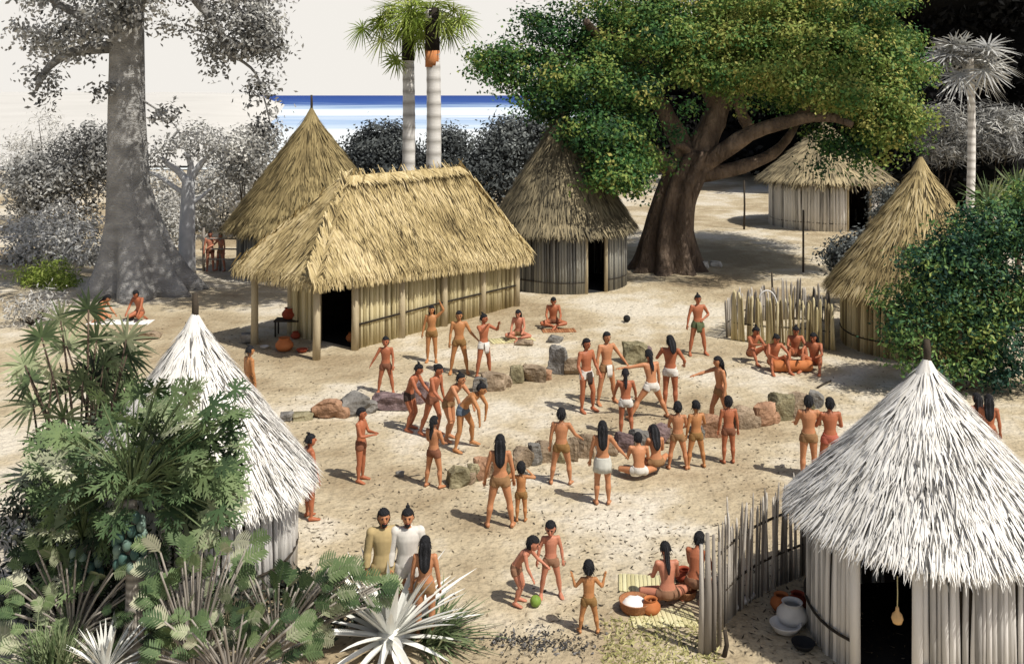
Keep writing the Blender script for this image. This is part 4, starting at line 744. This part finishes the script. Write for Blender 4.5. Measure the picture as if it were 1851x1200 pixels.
tag(gb.build('grass', mat('dry_grass', [(0, (.05, .05, .02)), (1, (.56, .52, .26)), (.5, (.30, .29, .11))], 3, .1)), 'short dry yellow grass at the foot of the gate post', 'grass', kind='stuff')

# ------------------------------------------------------------------ people
def vv(side, v): return nrm(np.array([v[0] * side, v[1], v[2]], float))
def rotx(a): c, s = math.cos(a), math.sin(a); return np.array([[1, 0, 0], [0, c, -s], [0, s, c]])
def roty(a): c, s = math.cos(a), math.sin(a); return np.array([[c, 0, s], [0, 1, 0], [-s, 0, c]])
def rotz(a): c, s = math.cos(a), math.sin(a); return np.array([[c, -s, 0], [s, c, 0], [0, 0, 1]])
STAND = dict(legR=((.07, .02, -1), (.03, -.06, -1)), legL=((.07, .02, -1), (.03, -.06, -1)), armR=((.2, .0, -1), (.1, .2, -1)), armL=((.2, .0, -1), (.1, .2, -1)), bend=0, side=0, twist=0, head=(0, 0))
def pose(base=STAND, **k): d = dict(base); d.update(k); return d
APART = pose(legR=((.22, .02, -1), (.14, -.05, -1)), legL=((.22, .02, -1), (.14, -.05, -1)))
CROSS = pose(legR=((.85, .62, -.06), (-.95, .25, -.12)), legL=((.85, .55, -.06), (-.9, .42, -.10)), bend=14, armR=((.2, .35, -.9), (-.1, .9, -.35)), armL=((.2, .35, -.9), (-.1, .9, -.35)), head=(14, 0), anchor='pelvis')
KNEES = pose(legR=((.35, .75, .55), (.05, .45, -.85)), legL=((.35, .75, .55), (.05, .45, -.85)), bend=18, armR=((.25, .55, -.7), (-.2, .9, .0)), armL=((.25, .55, -.7), (-.2, .9, .0)), head=(10, 0), anchor='pelvis')
KNEEL = pose(legR=((.3, .92, -.22), (-.12, -.95, -.12)), legL=((.3, .92, -.22), (-.12, -.95, -.12)), bend=22, armR=((.15, .5, -.85), (0, .6, -.75)), armL=((.15, .5, -.85), (0, .6, -.75)), head=(15, 0), anchor='pelvis')
PENDING = []
def person(x, y, h, yaw, ps, label, hair='bob', cloth='tan', skin=0, fem=0, child=0., shirt=None, grp=None, skirt=None, flap=None):
    PENDING.append(dict(x=x, y=y, h=h, yaw=yaw, ps=ps, label=label, hair=hair, cloth=cloth, skin=skin, fem=fem, child=child, shirt=shirt, grp=grp, skirt=skirt, flap=flap))
def skeleton(d):
    ps, ch, fem = d['ps'], d['child'], d['fem']; J = {}
    hs = 1 + .45 * ch; leg = 1 - .10 * ch
    b = R_(ps['bend']); sd_ = R_(ps['side']); tw = R_(ps['twist'])
    Rp = rotz(tw * .3) @ roty(sd_ * .3) @ rotx(-b * .45); Rc = rotz(tw) @ roty(sd_) @ rotx(-b); up = np.array([0, 0, 1.]); J['Rp'], J['Rc'] = Rp, Rc
    pc = np.zeros(3); J['pc'] = pc; Rm = rotz(tw * .6) @ roty(sd_ * .7) @ rotx(-b * .8)
    J['w'] = pc + Rp @ up * .095; J['c'] = J['w'] + Rm @ up * .12; J['n'] = J['c'] + Rc @ up * .09
    hp, hy = R_(ps['head'][0]), R_(ps['head'][1]); Rh = rotz(tw + hy) @ roty(sd_ * .4) @ rotx(-b * .55 - hp); J['Rh'] = Rh; J['hs'] = hs
    J['h'] = J['n'] + Rc @ up * .03 + Rh @ np.array([0, .012, .068 * hs])
    sw = (.105, .093)[1 if fem else 0] * (1 - .12 * ch)
    for s, nm in ((1, 'R'), (-1, 'L')):
        J['hip' + nm] = pc + Rp @ np.array([s * .05, 0, -.02]); t_, sh = ps['leg' + nm]
        J['kn' + nm] = J['hip' + nm] + vv(s, t_) * .238 * leg; J['an' + nm] = J['kn' + nm] + vv(s, sh) * .235 * leg
        J['shv' + nm] = vv(s, sh)
        J['sh' + nm] = J['c'] + Rc @ np.array([s * sw, -.004, .062]); u_, f_ = ps['arm' + nm]
        J['el' + nm] = J['sh' + nm] + vv(s, u_) * .168 * (1 - .08 * ch); J['wr' + nm] = J['el' + nm] + vv(s, f_) * .14 * (1 - .08 * ch); J['hd' + nm] = vv(s, f_)
    return J
def body_mesh(J, d):
    mb = MB(); ch, fem = d['child'], d['fem']; hs = J['hs']; th = np.linspace(0, 2 * np.pi, 16, endpoint=False)
    def ring(c, Rm, a, b): return c + (np.stack([np.cos(th) * a, np.sin(th) * b, 0 * th], 1) @ Rm.T)
    Rp, Rc = J['Rp'], J['Rc']; hw = .088 + .008 * fem - .004 * ch; up = np.array([0, 0, 1.])
    V = [ring(J['pc'] - Rp @ up * .062, Rp, .05, .045), ring(J['pc'] - Rp @ up * .035, Rp, hw * .93, .066), ring(J['pc'], Rp, hw, .070), ring(J['pc'] + Rp @ up * .045, Rp, hw * .92, .060), ring(J['w'], (Rp + Rc) / 2, .071 - .006 * fem + .006 * ch, .053),
         ring((J['w'] + J['c']) / 2, Rc, .080 - .006 * fem, .058), ring(J['c'], Rc, .096 - .01 * fem - .012 * ch, .063), ring(J['c'] + Rc @ up * .045, Rc, .100 - .012 * fem - .014 * ch, .056), ring(J['c'] + Rc @ up * .075, Rc, .072, .045), ring(J['n'], Rc, .040, .038)]
    mb.add(*rings(V))
    mb.tube([J['n'] - Rc @ up * .02, J['n'] + Rc @ up * .015, J['h'] - J['Rh'] @ np.array([0, .01, .02])], [.036, .029, .03], 12)
    Rh = J['Rh']; k = .068 * hs
    mb.ell(J['h'], (k * .70, k * .86, k), ax=Rh.T, nu=18, nv=14)
    mb.ell(J['h'] + Rh @ np.array([0, k * .28, -k * .55]), (k * .48, k * .5, k * .46), ax=Rh.T, nu=14, nv=10)   # jaw
    for nm in 'RL':
        hp, kn, an = J['hip' + nm], J['kn' + nm], J['an' + nm]; lp = lambda a, b, t: a + (b - a) * t
        sh = J['shv' + nm]; bk = nrm(np.cross(np.cross(sh, [0, 1, 0]), sh)) * -1 if abs(sh[1]) < .95 else np.array([0, 0, 1.])
        bk = bk if np.dot(bk, [0, -1, 0]) >= 0 or abs(sh[1]) > .6 else -bk
        mb.tube([hp + [0, 0, .02], lp(hp, kn, .12), lp(hp, kn, .45), lp(hp, kn, .85), kn], [.050, .055, .048, .037, .035], 12)
        mb.tube([kn, lp(kn, an, .12), lp(kn, an, .32) + bk * .007, lp(kn, an, .65), lp(kn, an, .92), an], [.035, .034, .037, .027, .019, .021], 12)
        # foot
        fd = np.array([0, 1., 0]); 
        if sh[2] > -.5: fd = nrm(np.array([sh[0] * .7, max(.15, abs(sh[1])) * (1 if sh[1] >= 0 else -.6), -.25]))
        fd = nrm(fd + np.array([(1 if nm == 'R' else -1) * .18, 0, 0])); dn = -np.array([0, 0, 1.])
        mb.tube([an - fd * .035 + dn * .018, an + fd * .0 + dn * .012, an + fd * .045 + dn * .022, an + fd * .085 + dn * .03, an + fd * .115 + dn * .033], [(.020, .020), (.026, .028), (.028, .022), (.031, .015), (.018, .009)], 12)
        s_, e_, w_ = J['sh' + nm], J['el' + nm], J['wr' + nm]; hd = J['hd' + nm]
        mb.ell(s_, (.033, .033, .033), nu=12, nv=8)
        mb.tube([lp(J['c'] + Rc @ up * .055, s_, .55), s_, lp(s_, e_, .35), lp(s_, e_, .8), e_], [.034, .033, .030, .024, .0225], 10)
        mb.tube([e_, lp(e_, w_, .25), lp(e_, w_, .7), w_], [.0225, .025, .019, .0155], 10)
        mb.tube([w_, w_ + hd * .018, w_ + hd * .05], [(.016, .013), (.024, .013), (.022, .011)], 10)
    return mb
def frame_from(d_):
    a = np.cross(d_, [0, 0, 1.]);
    if np.linalg.norm(a) < .2: a = np.cross(d_, [0, 1., 0])
    a = nrm(a); return a, np.cross(a, d_)
def make_people():
    tmp = []
    for d in PENDING:
        J = skeleton(d); d['J'] = J; mb = body_mesh(J, d); o = mb.build('tmp_body', SKIN[0]); m = o.modifiers.new('r', 'REMESH'); m.mode = 'VOXEL'; m.voxel_size = .0075 if d['y'] > 700 else .0085; m.use_smooth_shade = True
        s = o.modifiers.new('s', 'SMOOTH'); s.factor = .5; s.iterations = 3; tmp.append(o)
    dg = bpy.context.evaluated_depsgraph_get(); dg.update()
    res = []
    for o in tmp:
        me = o.evaluated_get(dg).to_mesh(); n = len(me.vertices); V = np.empty(n * 3, np.float32); me.vertices.foreach_get('co', V); N = np.empty(n * 3, np.float32); me.vertices.foreach_get('normal', N)
        q = np.array([p.vertices[:] for p in me.polygons if len(p.vertices) == 4], int); res.append((V.reshape(-1, 3).astype(float), N.reshape(-1, 3).astype(float), q)); o.evaluated_get(dg).to_mesh_clear()
    for o in tmp: me = o.data; bpy.data.objects.remove(o); bpy.data.meshes.remove(me)
    for d, (V, N, Q) in zip(PENDING, res): finish_person(d, V, N, Q)
def finish_person(d, V, N, Q):
    J = d['J']; h = d['h']; ps = d['ps']; zmin = V[:, 2].min()
    if ps.get('anchor') == 'pelvis': anc = np.array([J['pc'][0], J['pc'][1], zmin])
    else: a = (J['anR'] + J['anL']) / 2; anc = np.array([a[0], a[1] + .03, zmin])
    a = R_(d['yaw']); f = np.array([math.sin(a), -math.cos(a), 0]); r = np.array([f[1], -f[0], 0]); M = np.stack([r, f, [0, 0, 1.]]); base = G(d['x'], d['y'])
    Wd = lambda P: (np.asarray(P) - anc) * h @ M + base
    class TB(MB):
        pass
    root = thing('person', base, d['label'], 'person', d['grp'])
    sk = SKIN[d['skin']]; b = MB(); b.add(Wd(V), Q, t=.5)
    Rh = J['Rh']; k = .068 * J['hs']; hp = lambda v: J['h'] + Rh @ (np.array(v) * k)
    def el(mb, c, rr, m, t=.5, ax=None): 
        e = MB(); e.ell(np.zeros(3), np.array(rr) * k, ax=Rh.T if ax is None else ax, nu=8, nv=6); mb.add(Wd(e.V[0] + c), *[x for x in (e.Fs[4] + e.Fs[3])], t=t, m=m)
    el(b, hp((0, .92, -.12)), (.13, .20, .22), 0); el(b, hp((0, .98, -.22)), (.16, .13, .10), 0)          # nose
    for s in (-1, 1):
        el(b, hp((s * .72, -.05, -.08)), (.08, .16, .24), 0); el(b, hp((s * .27, .80, .05)), (.13, .07, .065), 1); el(b, hp((s * .27, .82, .2)), (.19, .06, .045), 1)
    el(b, hp((0, .80, -.52)), (.24, .10, .055), 2)
    # fingers
    for nm, s in (('R', 1), ('L', -1)):
        hd = J['hd' + nm]; ax, bx = frame_from(hd); w = J['wr' + nm]
        inn = np.cross(hd, ax)
        for i, (o_, L_) in enumerate(((-.0155, .036), (-.0052, .041), (.0052, .038), (.0155, .030))):
            p0 = w + hd * .045 + ax * o_; cu = inn * (.25 + .1 * i)
            t_ = tube(np.stack([p0, p0 + hd * L_ * .5 + cu * L_ * .15, p0 + hd * L_ * .85 + cu * L_ * .5, p0 + hd * L_ + cu * L_ * .7]), [.0055, .0052, .0047, .0025], 6); b.add(Wd(t_[0]), t_[1], t_[2])
        p0 = w + hd * .018 - ax * .018; td = nrm(hd * .7 - ax * .6 + inn * .3); t_ = tube(np.stack([p0, p0 + td * .016, p0 + td * .03 + hd * .004]), [.0075, .0062, .003], 6); b.add(Wd(t_[0]), t_[1], t_[2])
    b.build('body', [sk, DARK, CLOTH['red']], root)
    # hair
    hb = MB(); nu, nv = 28, 20
    style = d['hair']
    def hf(v):
        face = (v[:, 1] > .12 + .25 * np.maximum(0, v[:, 2])) & (v[:, 2] < .42); low = v[:, 2] < (-.85 if style in ('bob', 'long', 'loose') else -.45)
        rr = 1.13 + .035 * np.sin(v[:, 0] * 23 + v[:, 2] * 5) + .03 * np.sin(v[:, 1] * 19 + v[:, 0] * 13); rr = np.where(face | low, .80, rr)
        out = v * rr[:, None]; 
        if style in ('bob', 'long', 'loose'): out[:, 2] *= np.where((v[:, 2] < 0) & ~face, 1.12, 1); 
        return out
    e = MB(); e.ell(np.zeros(3), np.array([.74, .90, .98]) * k, ax=Rh.T, nu=nu, nv=nv, f=hf)
    hb.add(Wd(e.V[0] + hp((0, -.04, .06))), *[x for x in (e.Fs[4] + e.Fs[3])], t=np.clip(.5 + .4 * np.sin(np.arange(len(e.V[0])) * 2.1), 0, 1))
    Rc = J['Rc']; bk = Rc @ np.array([0, -1., 0]); dn = np.array([0, 0, -1.])
    if style in ('long', 'loose', 'tail'):
        w0 = {'long': .95, 'loose': .85, 'tail': .42}[style] * k
        pts = [hp((0, -.75, .35)), hp((0, -.95, -.3)), J['n'] + bk * .052, J['c'] + bk * .078 + Rc @ np.array([0, 0, .03]), J['c'] + bk * .082 - Rc @ np.array([0, 0, .035])]
        if style == 'long': pts.append(J['w'] + bk * .075 + Rc @ np.array([0, 0, .05]))
        if style == 'loose': pts = [hp((0, -.75, .35)), hp((0, -1.05, -.2)), hp((0, -1.45, -.9)), hp((0, -1.7, -1.7)), hp((0, -1.75, -2.3))]
        c_ = curve(pts, 12); rr = np.stack([np.interp(np.arange(12), [0, 3, 8, 11], [w0 * .7, w0, w0 * .8, w0 * .25]), np.interp(np.arange(12), [0, 3, 11], [.3 * k, .32 * k, .12 * k])], 1)
        t_ = tube(c_, rr, 14); hb.add(Wd(t_[0]), t_[1], t_[2], t=np.clip(.5 + .45 * np.sin(np.arange(len(t_[0])) * 2.7), 0, 1))
    if style == 'knot':
        el(hb, hp((0, -.35, 1.2)), (.28, .3, .3), 0); el(hb, hp((0, -.6, 1.45)), (.12, .3, .14), 0)
    if style == 'bun': el(hb, hp((0, -1.05, .45)), (.34, .34, .34), 0)
    if d['shirt'] or style == 'beard': el(hb, hp((0, .62, -.74)), (.36, .32, .36), 0)
    ns = 70; dv = nrm(rng.normal(size=(ns, 3)) * [1, 1, .8] + [0, -.55, .35]); dv[:, 1] = np.where((dv[:, 2] < .75) & (dv[:, 1] > -.1), -np.abs(dv[:, 1]) - .15, dv[:, 1]); dv = nrm(dv); pr = hp((0, -.04, .06)) + (dv * np.array([.74, .90, .98]) * k * 1.1) @ Rh.T; pd_ = nrm((dv * [1, 1, .2]) @ Rh.T * .55 + [0, 0, -1.])
    st_ = MB(); st_.strands(pr, pd_, nrm(dv @ Rh.T), k * rng.uniform(.4, .9, ns), .0065, .12, rng.uniform(0, 1, ns)); hb.add(Wd(st_.V[0]), *st_.Fs[4], t=st_.T[0])
    hb.build('hair', HAIR, root)
    # clothing grown from the body surface
    segs = [('pel', J['pc'] - J['Rp'] @ [0, 0, .05], J['w']), ('tor', J['w'], J['c'] + Rc @ [0, 0, .06]), ('neck', J['n'], J['h'])]
    for nm in 'RL': segs += [('th', J['hip' + nm], J['kn' + nm]), ('sh', J['kn' + nm], J['an' + nm]), ('ua', J['sh' + nm], J['el' + nm]), ('fa', J['el' + nm], J['wr' + nm])]
    D_ = []; T_ = []
    for _, p, q in segs:
        t = np.clip(((V - p) @ (q - p)) / ((q - p) @ (q - p)), 0, 1); D_.append(np.linalg.norm(V - (p + t[:, None] * (q - p)), axis=1)); T_.append(t)
    D_ = np.array(D_); idx = D_.argmin(0); tt = np.array(T_)[idx, np.arange(len(V))]; nmz = np.array([s[0] for s in segs])[idx]
    hz = (V - J['pc']) @ (J['Rp'] @ np.array([0, 0, 1.]))
    def garment(mask, off, name, m):
        fm = mask[Q].all(1); 
        if fm.sum() < 10: return
        q = Q[fm]; u, inv = np.unique(q, return_inverse=True); P = V[u] + N[u] * off
        inner = V[u] - N[u] * .001
        # edge skirt so the cloth has thickness
        qn = inv.reshape(-1, 4); ed = np.concatenate([qn[:, [0, 1]], qn[:, [1, 2]], qn[:, [2, 3]], qn[:, [3, 0]]]); key = np.sort(ed, 1); _, first, cnt = np.unique(key, axis=0, return_index=True, return_counts=True); be = ed[first[cnt == 1]]
        mb = MB(); mb.add(np.concatenate([Wd(P), Wd(inner)]), np.concatenate([qn, np.stack([be[:, 1], be[:, 0], be[:, 0] + len(u), be[:, 1] + len(u)], 1)]), t=.5); mb.build(name, m, root)
    if d['shirt']:
        garment(((nmz == 'tor') | (nmz == 'ua') | ((nmz == 'fa') & (tt < .9)) | ((nmz == 'neck') & (tt < .12)) | (nmz == 'pel') | ((nmz == 'th') & (tt < .35))), .013, 'tunic', CLOTH[d['shirt']])
    else:
        garment(((nmz == 'pel') & (hz < .038)) | ((nmz == 'th') & (tt < .24 + .1 * d['child'])), .007, 'loincloth', CLOTH[d['cloth']])
    if d['flap']:
        mb = MB(); V_ = []; 
        fl = [J['pc'] + J['Rp'] @ np.array([0, .078, .03]), J['pc'] + J['Rp'] @ np.array([0, .088, -.03]), J['pc'] + np.array([0, .092, -.09]), J['pc'] + np.array([0, .088, -.14])]
        t_ = tube(np.array(fl), [(.045, .006)] * 3 + [(.04, .005)], 10); mb.add(Wd(t_[0]), t_[1], t_[2]); mb.build('apron', CLOTH[d['flap']], [c for c in root.children if c.name.startswith('loincloth')][0])
    if d['skirt']:
        th = np.linspace(0, 2 * np.pi, 36, endpoint=False); V_ = []
        for z, a_, b_ in ((.045, .082, .062), (.0, .097, .08), (-.06, .108, .092), (-.13, .116, .1), (-.128, .110, .094), (0, .093, .076)):
            w_ = 1 + .05 * np.sin(th * 9) * max(0, -z) * 8; V_.append(np.stack([np.cos(th) * a_ * w_, np.sin(th) * b_ * w_, 0 * th + z], 1))
        mb = MB(); v_, q_, _ = rings(V_); mb.add(Wd(v_ + J['pc']), q_); mb.build('skirt', CLOTH[d['skirt']], root)

gV = 'villagers watching the ball game'; gPl = 'ball players on the court'; gM = 'musicians seated by the palisade'; gK = 'children playing in the foreground'
hipR = ((.55, -.1, -.85), (-.75, .45, -.4))
person(697, 712, 1.46, 0, pose(APART, armR=((.5, .1, -.9), (.55, .1, -.9)), armL=((.2, .1, -1), (.05, .5, -.8))), 'boy with one arm held out, standing behind the purple slab', 'bob', 'russet', 0, child=.35, grp=gV)
person(780, 655, 1.62, 0, pose(armL=((.55, .1, .5), (-.4, .1, .9)), armR=((.25, 0, -1), (.2, .15, -1))), 'woman with a hand raised to her head before the plank wall', 'long', 'ochre', 2, fem=1, grp=gV)
person(830, 676, 1.73, 5, pose(APART, armL=((.45, .05, -.85), (.5, .2, -.5))), 'broad man facing the court, middle one of the three by the plank wall', 'bob', 'ochre', 2, grp=gV)
person(876, 681, 1.70, 40, pose(APART, armR=((.35, .8, -.3), (-.3, .6, .8)), armL=((.35, .8, -.3), (-.3, .6, .8)), head=(-4, 20)), 'man in a white loincloth with both hands at his mouth', 'knot', 'white', 0, flap='white', grp=gV)
person(938, 614, 1.62, -10, CROSS, 'woman sitting on a mat before the right end of the plank wall', 'long', 'tan', 3, fem=1, grp=gV)
person(1000, 592, 1.72, 0, CROSS, 'red brown man sitting cross legged near the tall shaded hut', 'bob', 'russet', 0, grp=gV)
person(1262, 642, 1.78, 8, pose(APART, armL=hipR, armR=((.3, 0, -1), (.2, .1, -1))), 'man with a hand on his hip standing alone above the court', 'knot', 'green', 0, flap='green', grp=gV)
person(1064, 745, 1.76, 35, pose(armR=((.3, .1, -1), (.1, .6, -.7)), armL=((.2, .2, -1), (.1, .5, -.8)), legL=((.12, .25, -1), (.05, -.1, -1))), 'player with a white and black belt, left one of the waiting pair', 'bob', 'white', 0, grp=gPl, flap='dark')
person(1098, 730, 1.78, 25, pose(APART, armL=((.55, .2, -.8), (.5, .4, -.8)), armR=((.3, .1, -1), (.1, .2, -1))), 'player with one arm reaching down, right one of the waiting pair', 'bob', 'tan', 1, grp=gPl, flap='white')
person(1172, 757, 1.72, 200, pose(bend=14, legL=((.55, .2, -.8), (.55, -.1, -.9)), legR=((.45, .2, -.8), (.35, -.25, -.9)), armL=((.9, .25, -.15), (.9, .3, -.1))), 'lunging player seen from behind with an arm stretched left', 'tail', 'white', 1, grp=gPl)
person(1212, 738, 1.78, 165, pose(armR=((.5, .1, -.8), (-.1, .7, -.5)), armL=((.45, .2, -.7), (-.2, .7, .2)), head=(0, 30)), 'tall player seen from behind with flowing hair and a white belt', 'loose', 'white', 0, grp=gPl)
person(1132, 788, 1.50, 178, pose(legR=((.14, .3, -1), (.06, -.3, -1)), armL=((.3, .3, -1), (.1, .6, -.7)), armR=((.3, .3, -1), (.1, .6, -.7)), bend=8), 'player seen from behind with a ponytail, nearest on the right side of the court', 'tail', 'white', 0, grp=gPl)
person(1300, 772, 1.66, -70, pose(armR=((.3, .9, -.3), (.2, 1, -.25)), armL=((.25, -.1, -1), (.1, .2, -1)), legR=((.1, .4, -1), (.05, .1, -1)), legL=((.1, -.2, -1), (.05, -.4, -1)), bend=6), 'long haired woman reaching an arm to the left over the stones', 'long', 'tan', 1, fem=1, grp=gV)
person(1316, 836, 1.38, 185, pose(armR=((.22, .0, -1), (.1, .1, -1))), 'boy seen from behind standing in front of the reaching woman', 'bob', 'russet', 0, child=.35, grp=gV)
person(1225, 847, 1.38, 175, pose(APART, armL=((.2, .3, -1), (-.2, .8, -.4)), armR=((.2, .3, -1), (-.2, .8, -.4))), 'boy seen from behind with a round bowl haircut, left one of the close pair', 'bob', 'tan', 1, child=.35, grp=gV)
person(1257, 845, 1.38, 195, pose(APART, armR=((.4, .3, -.9), (.2, .7, -.3))), 'short haired boy seen from behind, right one of the close pair', 'crop', 'ochre', 2, child=.35, grp=gV)
person(1155, 868, 1.5, 180, CROSS, 'figure with bushy hair sitting on the sand seen from behind', 'bob', 'white', 1, grp=gV)
person(1186, 860, 1.5, 190, pose(CROSS, legR=((.6, .7, .1), (-.2, .6, -.6))), 'long haired figure sitting on the sand seen from behind', 'long', 'tan', 1, fem=1, grp=gV)
person(1461, 865, 1.66, 175, pose(armR=((.25, .3, -1), (-.1, .9, -.2)), armL=((.25, .3, -1), (-.1, .9, -.2))), 'man seen from behind with folded forearms, left one of the pair at the right', 'bob', 'tan', 1, grp=gV)
person(1499, 866, 1.64, 182, pose(APART, armR=((.3, .2, -1), (.1, .8, -.2)), armL=((.3, .3, -1), (-.1, .9, -.2))), 'man seen from behind with a reddish cloth, right one of the pair at the right', 'bob', 'red', 0, grp=gV)
person(1089, 910, 1.55, 178, pose(armR=((.55, .2, -.8), (.6, .3, -.7)), armL=((.25, .1, -1), (.1, .3, -1))), 'woman in a pale grey skirt with long black hair seen from behind', 'long', 'grey', 1, fem=1, skirt='grey', grp=gV)
person(1014, 874, 1.50, 172, pose(APART, armR=((.45, .25, -.8), (.4, .7, -.5)), legR=((.2, .15, -1), (.1, -.1, -1))), 'boy with a bowl haircut seen from behind at the front stone row', 'bob', 'ochre', 1, child=.2, grp=gV)
person(904, 951, 1.64, 180, pose(APART, armL=((.3, .05, -1), (.15, .2, -1)), armR=((.25, .1, -1), (.1, .25, -1))), 'woman with long black hair and legs apart, seen from behind at the front', 'long', 'tan', 1, fem=1, grp=gV)
person(942, 941, 1.05, 180, pose(armR=((.7, .1, -.15), (-.6, .2, .55)), armL=((.7, .1, -.15), (-.6, .2, .55))), 'small child with hands at the neck beside the long haired woman', 'bob', 'ochre', 2, child=.9, grp=gV)
person(655, 870, 1.45, 75, pose(armR=((.15, .35, -.9), (-.5, .85, .1)), armL=((.15, .35, -.9), (-.5, .85, .1))), 'youth with folded arms standing alone at the left of the court', 'crop', 'russet', 0, child=.15, grp=gV)
person(785, 880, 1.38, 150, pose(legR=((.16, .1, -1), (.1, -.1, -1)), legL=((.16, -.05, -1), (.1, -.1, -1)), armL=((.2, .3, -1), (-.3, .8, -.3)), armR=((.2, .3, -1), (-.3, .8, -.3))), 'youth with a ponytail seen from behind left of the front stone row', 'tail', 'russet', 1, child=.25, grp=gV)
person(742, 778, 1.62, 70, pose(bend=28, legR=((.08, .35, -1), (.02, -.35, -1)), legL=((.08, .35, -1), (.02, -.4, -1)), armR=((.1, .5, -.9), (0, .7, -.7)), armL=((.1, .5, -.9), (0, .7, -.7))), 'crouching player with a dark loincloth, leftmost on the court', 'knot', 'dark', 0, grp=gPl)
person(778, 786, 1.66, 60, pose(bend=18, legL=((.1, .3, -1), (.05, -.2, -1)), legR=((.1, -.25, -1), (.05, -.4, -1)), armR=((.2, .4, -.9), (0, .8, -.6))), 'russet player leaning forward, second from the left on the court', 'bun', 'russet', 0, grp=gPl)
person(812, 796, 1.68, 55, pose(bend=48, legR=((.1, .45, -1), (.05, -.3, -1)), legL=((.12, .1, -1), (.05, -.35, -1)), armR=((.15, .7, -.8), (0, .4, -1)), armL=((.15, .7, -.8), (0, .4, -1)), head=(-25, 0)), 'pale tan player bent forward with hands on his knees', 'knot', 'tan', 1, grp=gPl)
person(842, 812, 1.70, 65, pose(bend=62, legR=((.2, .05, -1), (.15, -.2, -1)), legL=((.35, .35, -1), (.2, -.1, -1)), armR=((.2, .7, -.9), (0, .1, -1)), armL=((.2, .5, -.9), (0, -.1, -1)), head=(-22, 0)), 'player bent low in a dark blue loincloth at the front of the court', 'knot', 'blue', 2, grp=gPl)
person(563, 937, 1.52, 120, pose(armR=((.3, .1, -1), (.1, .3, -1))), 'man standing at the right edge of the left white hut', 'knot', 'blue', 0, grp=gV)
person(456, 745, 1.6, 130, pose(legR=((.05, .3, -1), (.03, -.1, -1))), 'figure walking behind the roof of the left white hut', 'knot', 'tan', 2, grp=gV)
person(380, 490, 1.72, 20, pose(armL=((.5, .3, -.4), (.3, .5, .2))), 'man of the far couple by the rail fence', 'bob', 'russet', 3, grp=gV)
person(398, 490, 1.66, -25, pose(APART, armR=((.4, .4, -.6), (.2, .7, -.2))), 'woman of the far couple by the rail fence', 'bob', 'rose', 3, fem=1, grp=gV)
person(178, 583, 1.62, 80, pose(KNEEL, bend=38), 'person kneeling and bending over the white mat', 'long', 'tan', 1, fem=1, grp=gV)
person(253, 579, 1.70, -15, KNEEL, 'red brown person kneeling at the right of the white mat', 'bob', 'russet', 0, grp=gV)
person(694, 1132, 1.68, 15, pose(armL=((.3, .1, -1), (.1, .3, -1))), 'bearded man in a khaki tunic behind the big agave', 'bob', 'khaki', 1, shirt='khaki', grp='talkers behind the agave')
person(737, 1132, 1.68, 5, pose(), 'bearded man in a white tunic behind the big agave', 'knot', 'white', 1, shirt='white', grp='talkers behind the agave')
person(769, 1150, 1.42, 180, pose(), 'long haired woman with a bare back facing the man in white', 'long', 'tan', 1, fem=1, grp='talkers behind the agave')
person(938, 1092, 1.16, 70, pose(bend=48, legR=((.1, .45, -1), (.05, -.35, -1)), legL=((.1, .35, -1), (.05, -.3, -1)), armR=((.2, .3, -1), (.0, .5, -.9)), armL=((.2, .6, -.8), (.0, .8, -.5)), head=(-12, 0)), 'child bending forward over the green ball', 'bob', 'rose', 3, child=.7, grp=gK)
person(996, 1080, 1.17, 5, pose(APART, armR=((.4, .1, -1), (.2, .15, -1)), armL=((.3, .05, -1), (.1, .15, -1)), head=(14, -12)), 'child facing the camera and looking down at the green ball', 'bob', 'rose', 3, child=.7, grp=gK)
person(1064, 1142, 1.02, 180, pose(APART, armR=((.55, .1, -.7), (.25, .2, .9)), armL=((.55, .1, -.7), (.25, .2, .9))), 'toddler with bent raised arms seen from behind', 'bob', 'ochre', 2, child=.95, grp=gK)
person(1207, 1096, 1.50, 185, CROSS, 'woman sitting with her back turned beside the meal basket', 'tail', 'rose', 3, fem=1, grp='women sitting by the gate post')
person(1256, 1082, 1.50, 150, KNEEL, 'person half hidden behind the gate post', 'bob', 'rose', 0, fem=1, grp='women sitting by the gate post')
person(1764, 836, 1.45, 200, pose(), 'dark figure behind the right slope of the near white hut', 'long', 'russet', 4, fem=1, grp='pair behind the near hut')
person(1787, 850, 1.55, 160, pose(), 'red brown figure at the right border behind the near white hut', 'long', 'russet', 0, fem=1, grp='pair behind the near hut')
person(1358, 652, 1.72, 30, pose(KNEES, armR=((.3, .7, -.4), (-.5, .8, .1))), 'leftmost musician leaning over his raised knees', 'knot', 'russet', 0, grp=gM)
person(1398, 668, 1.74, 10, pose(KNEES, armL=((.4, .5, -.6), (-.3, .9, -.2))), 'musician second from the left behind the drum end', 'bun', 'russet', 0, grp=gM)
person(1437, 652, 1.70, -5, pose(KNEES, bend=12), 'musician with a hair knot sitting behind the log drum', 'knot', 'russet', 0, grp=gM)
person(1472, 668, 1.74, -30, pose(KNEES, bend=8, armR=((.2, .8, -.4), (-.2, .9, -.2))), 'rightmost musician turned toward the log drum', 'long', 'russet', 0, grp=gM)
make_people()
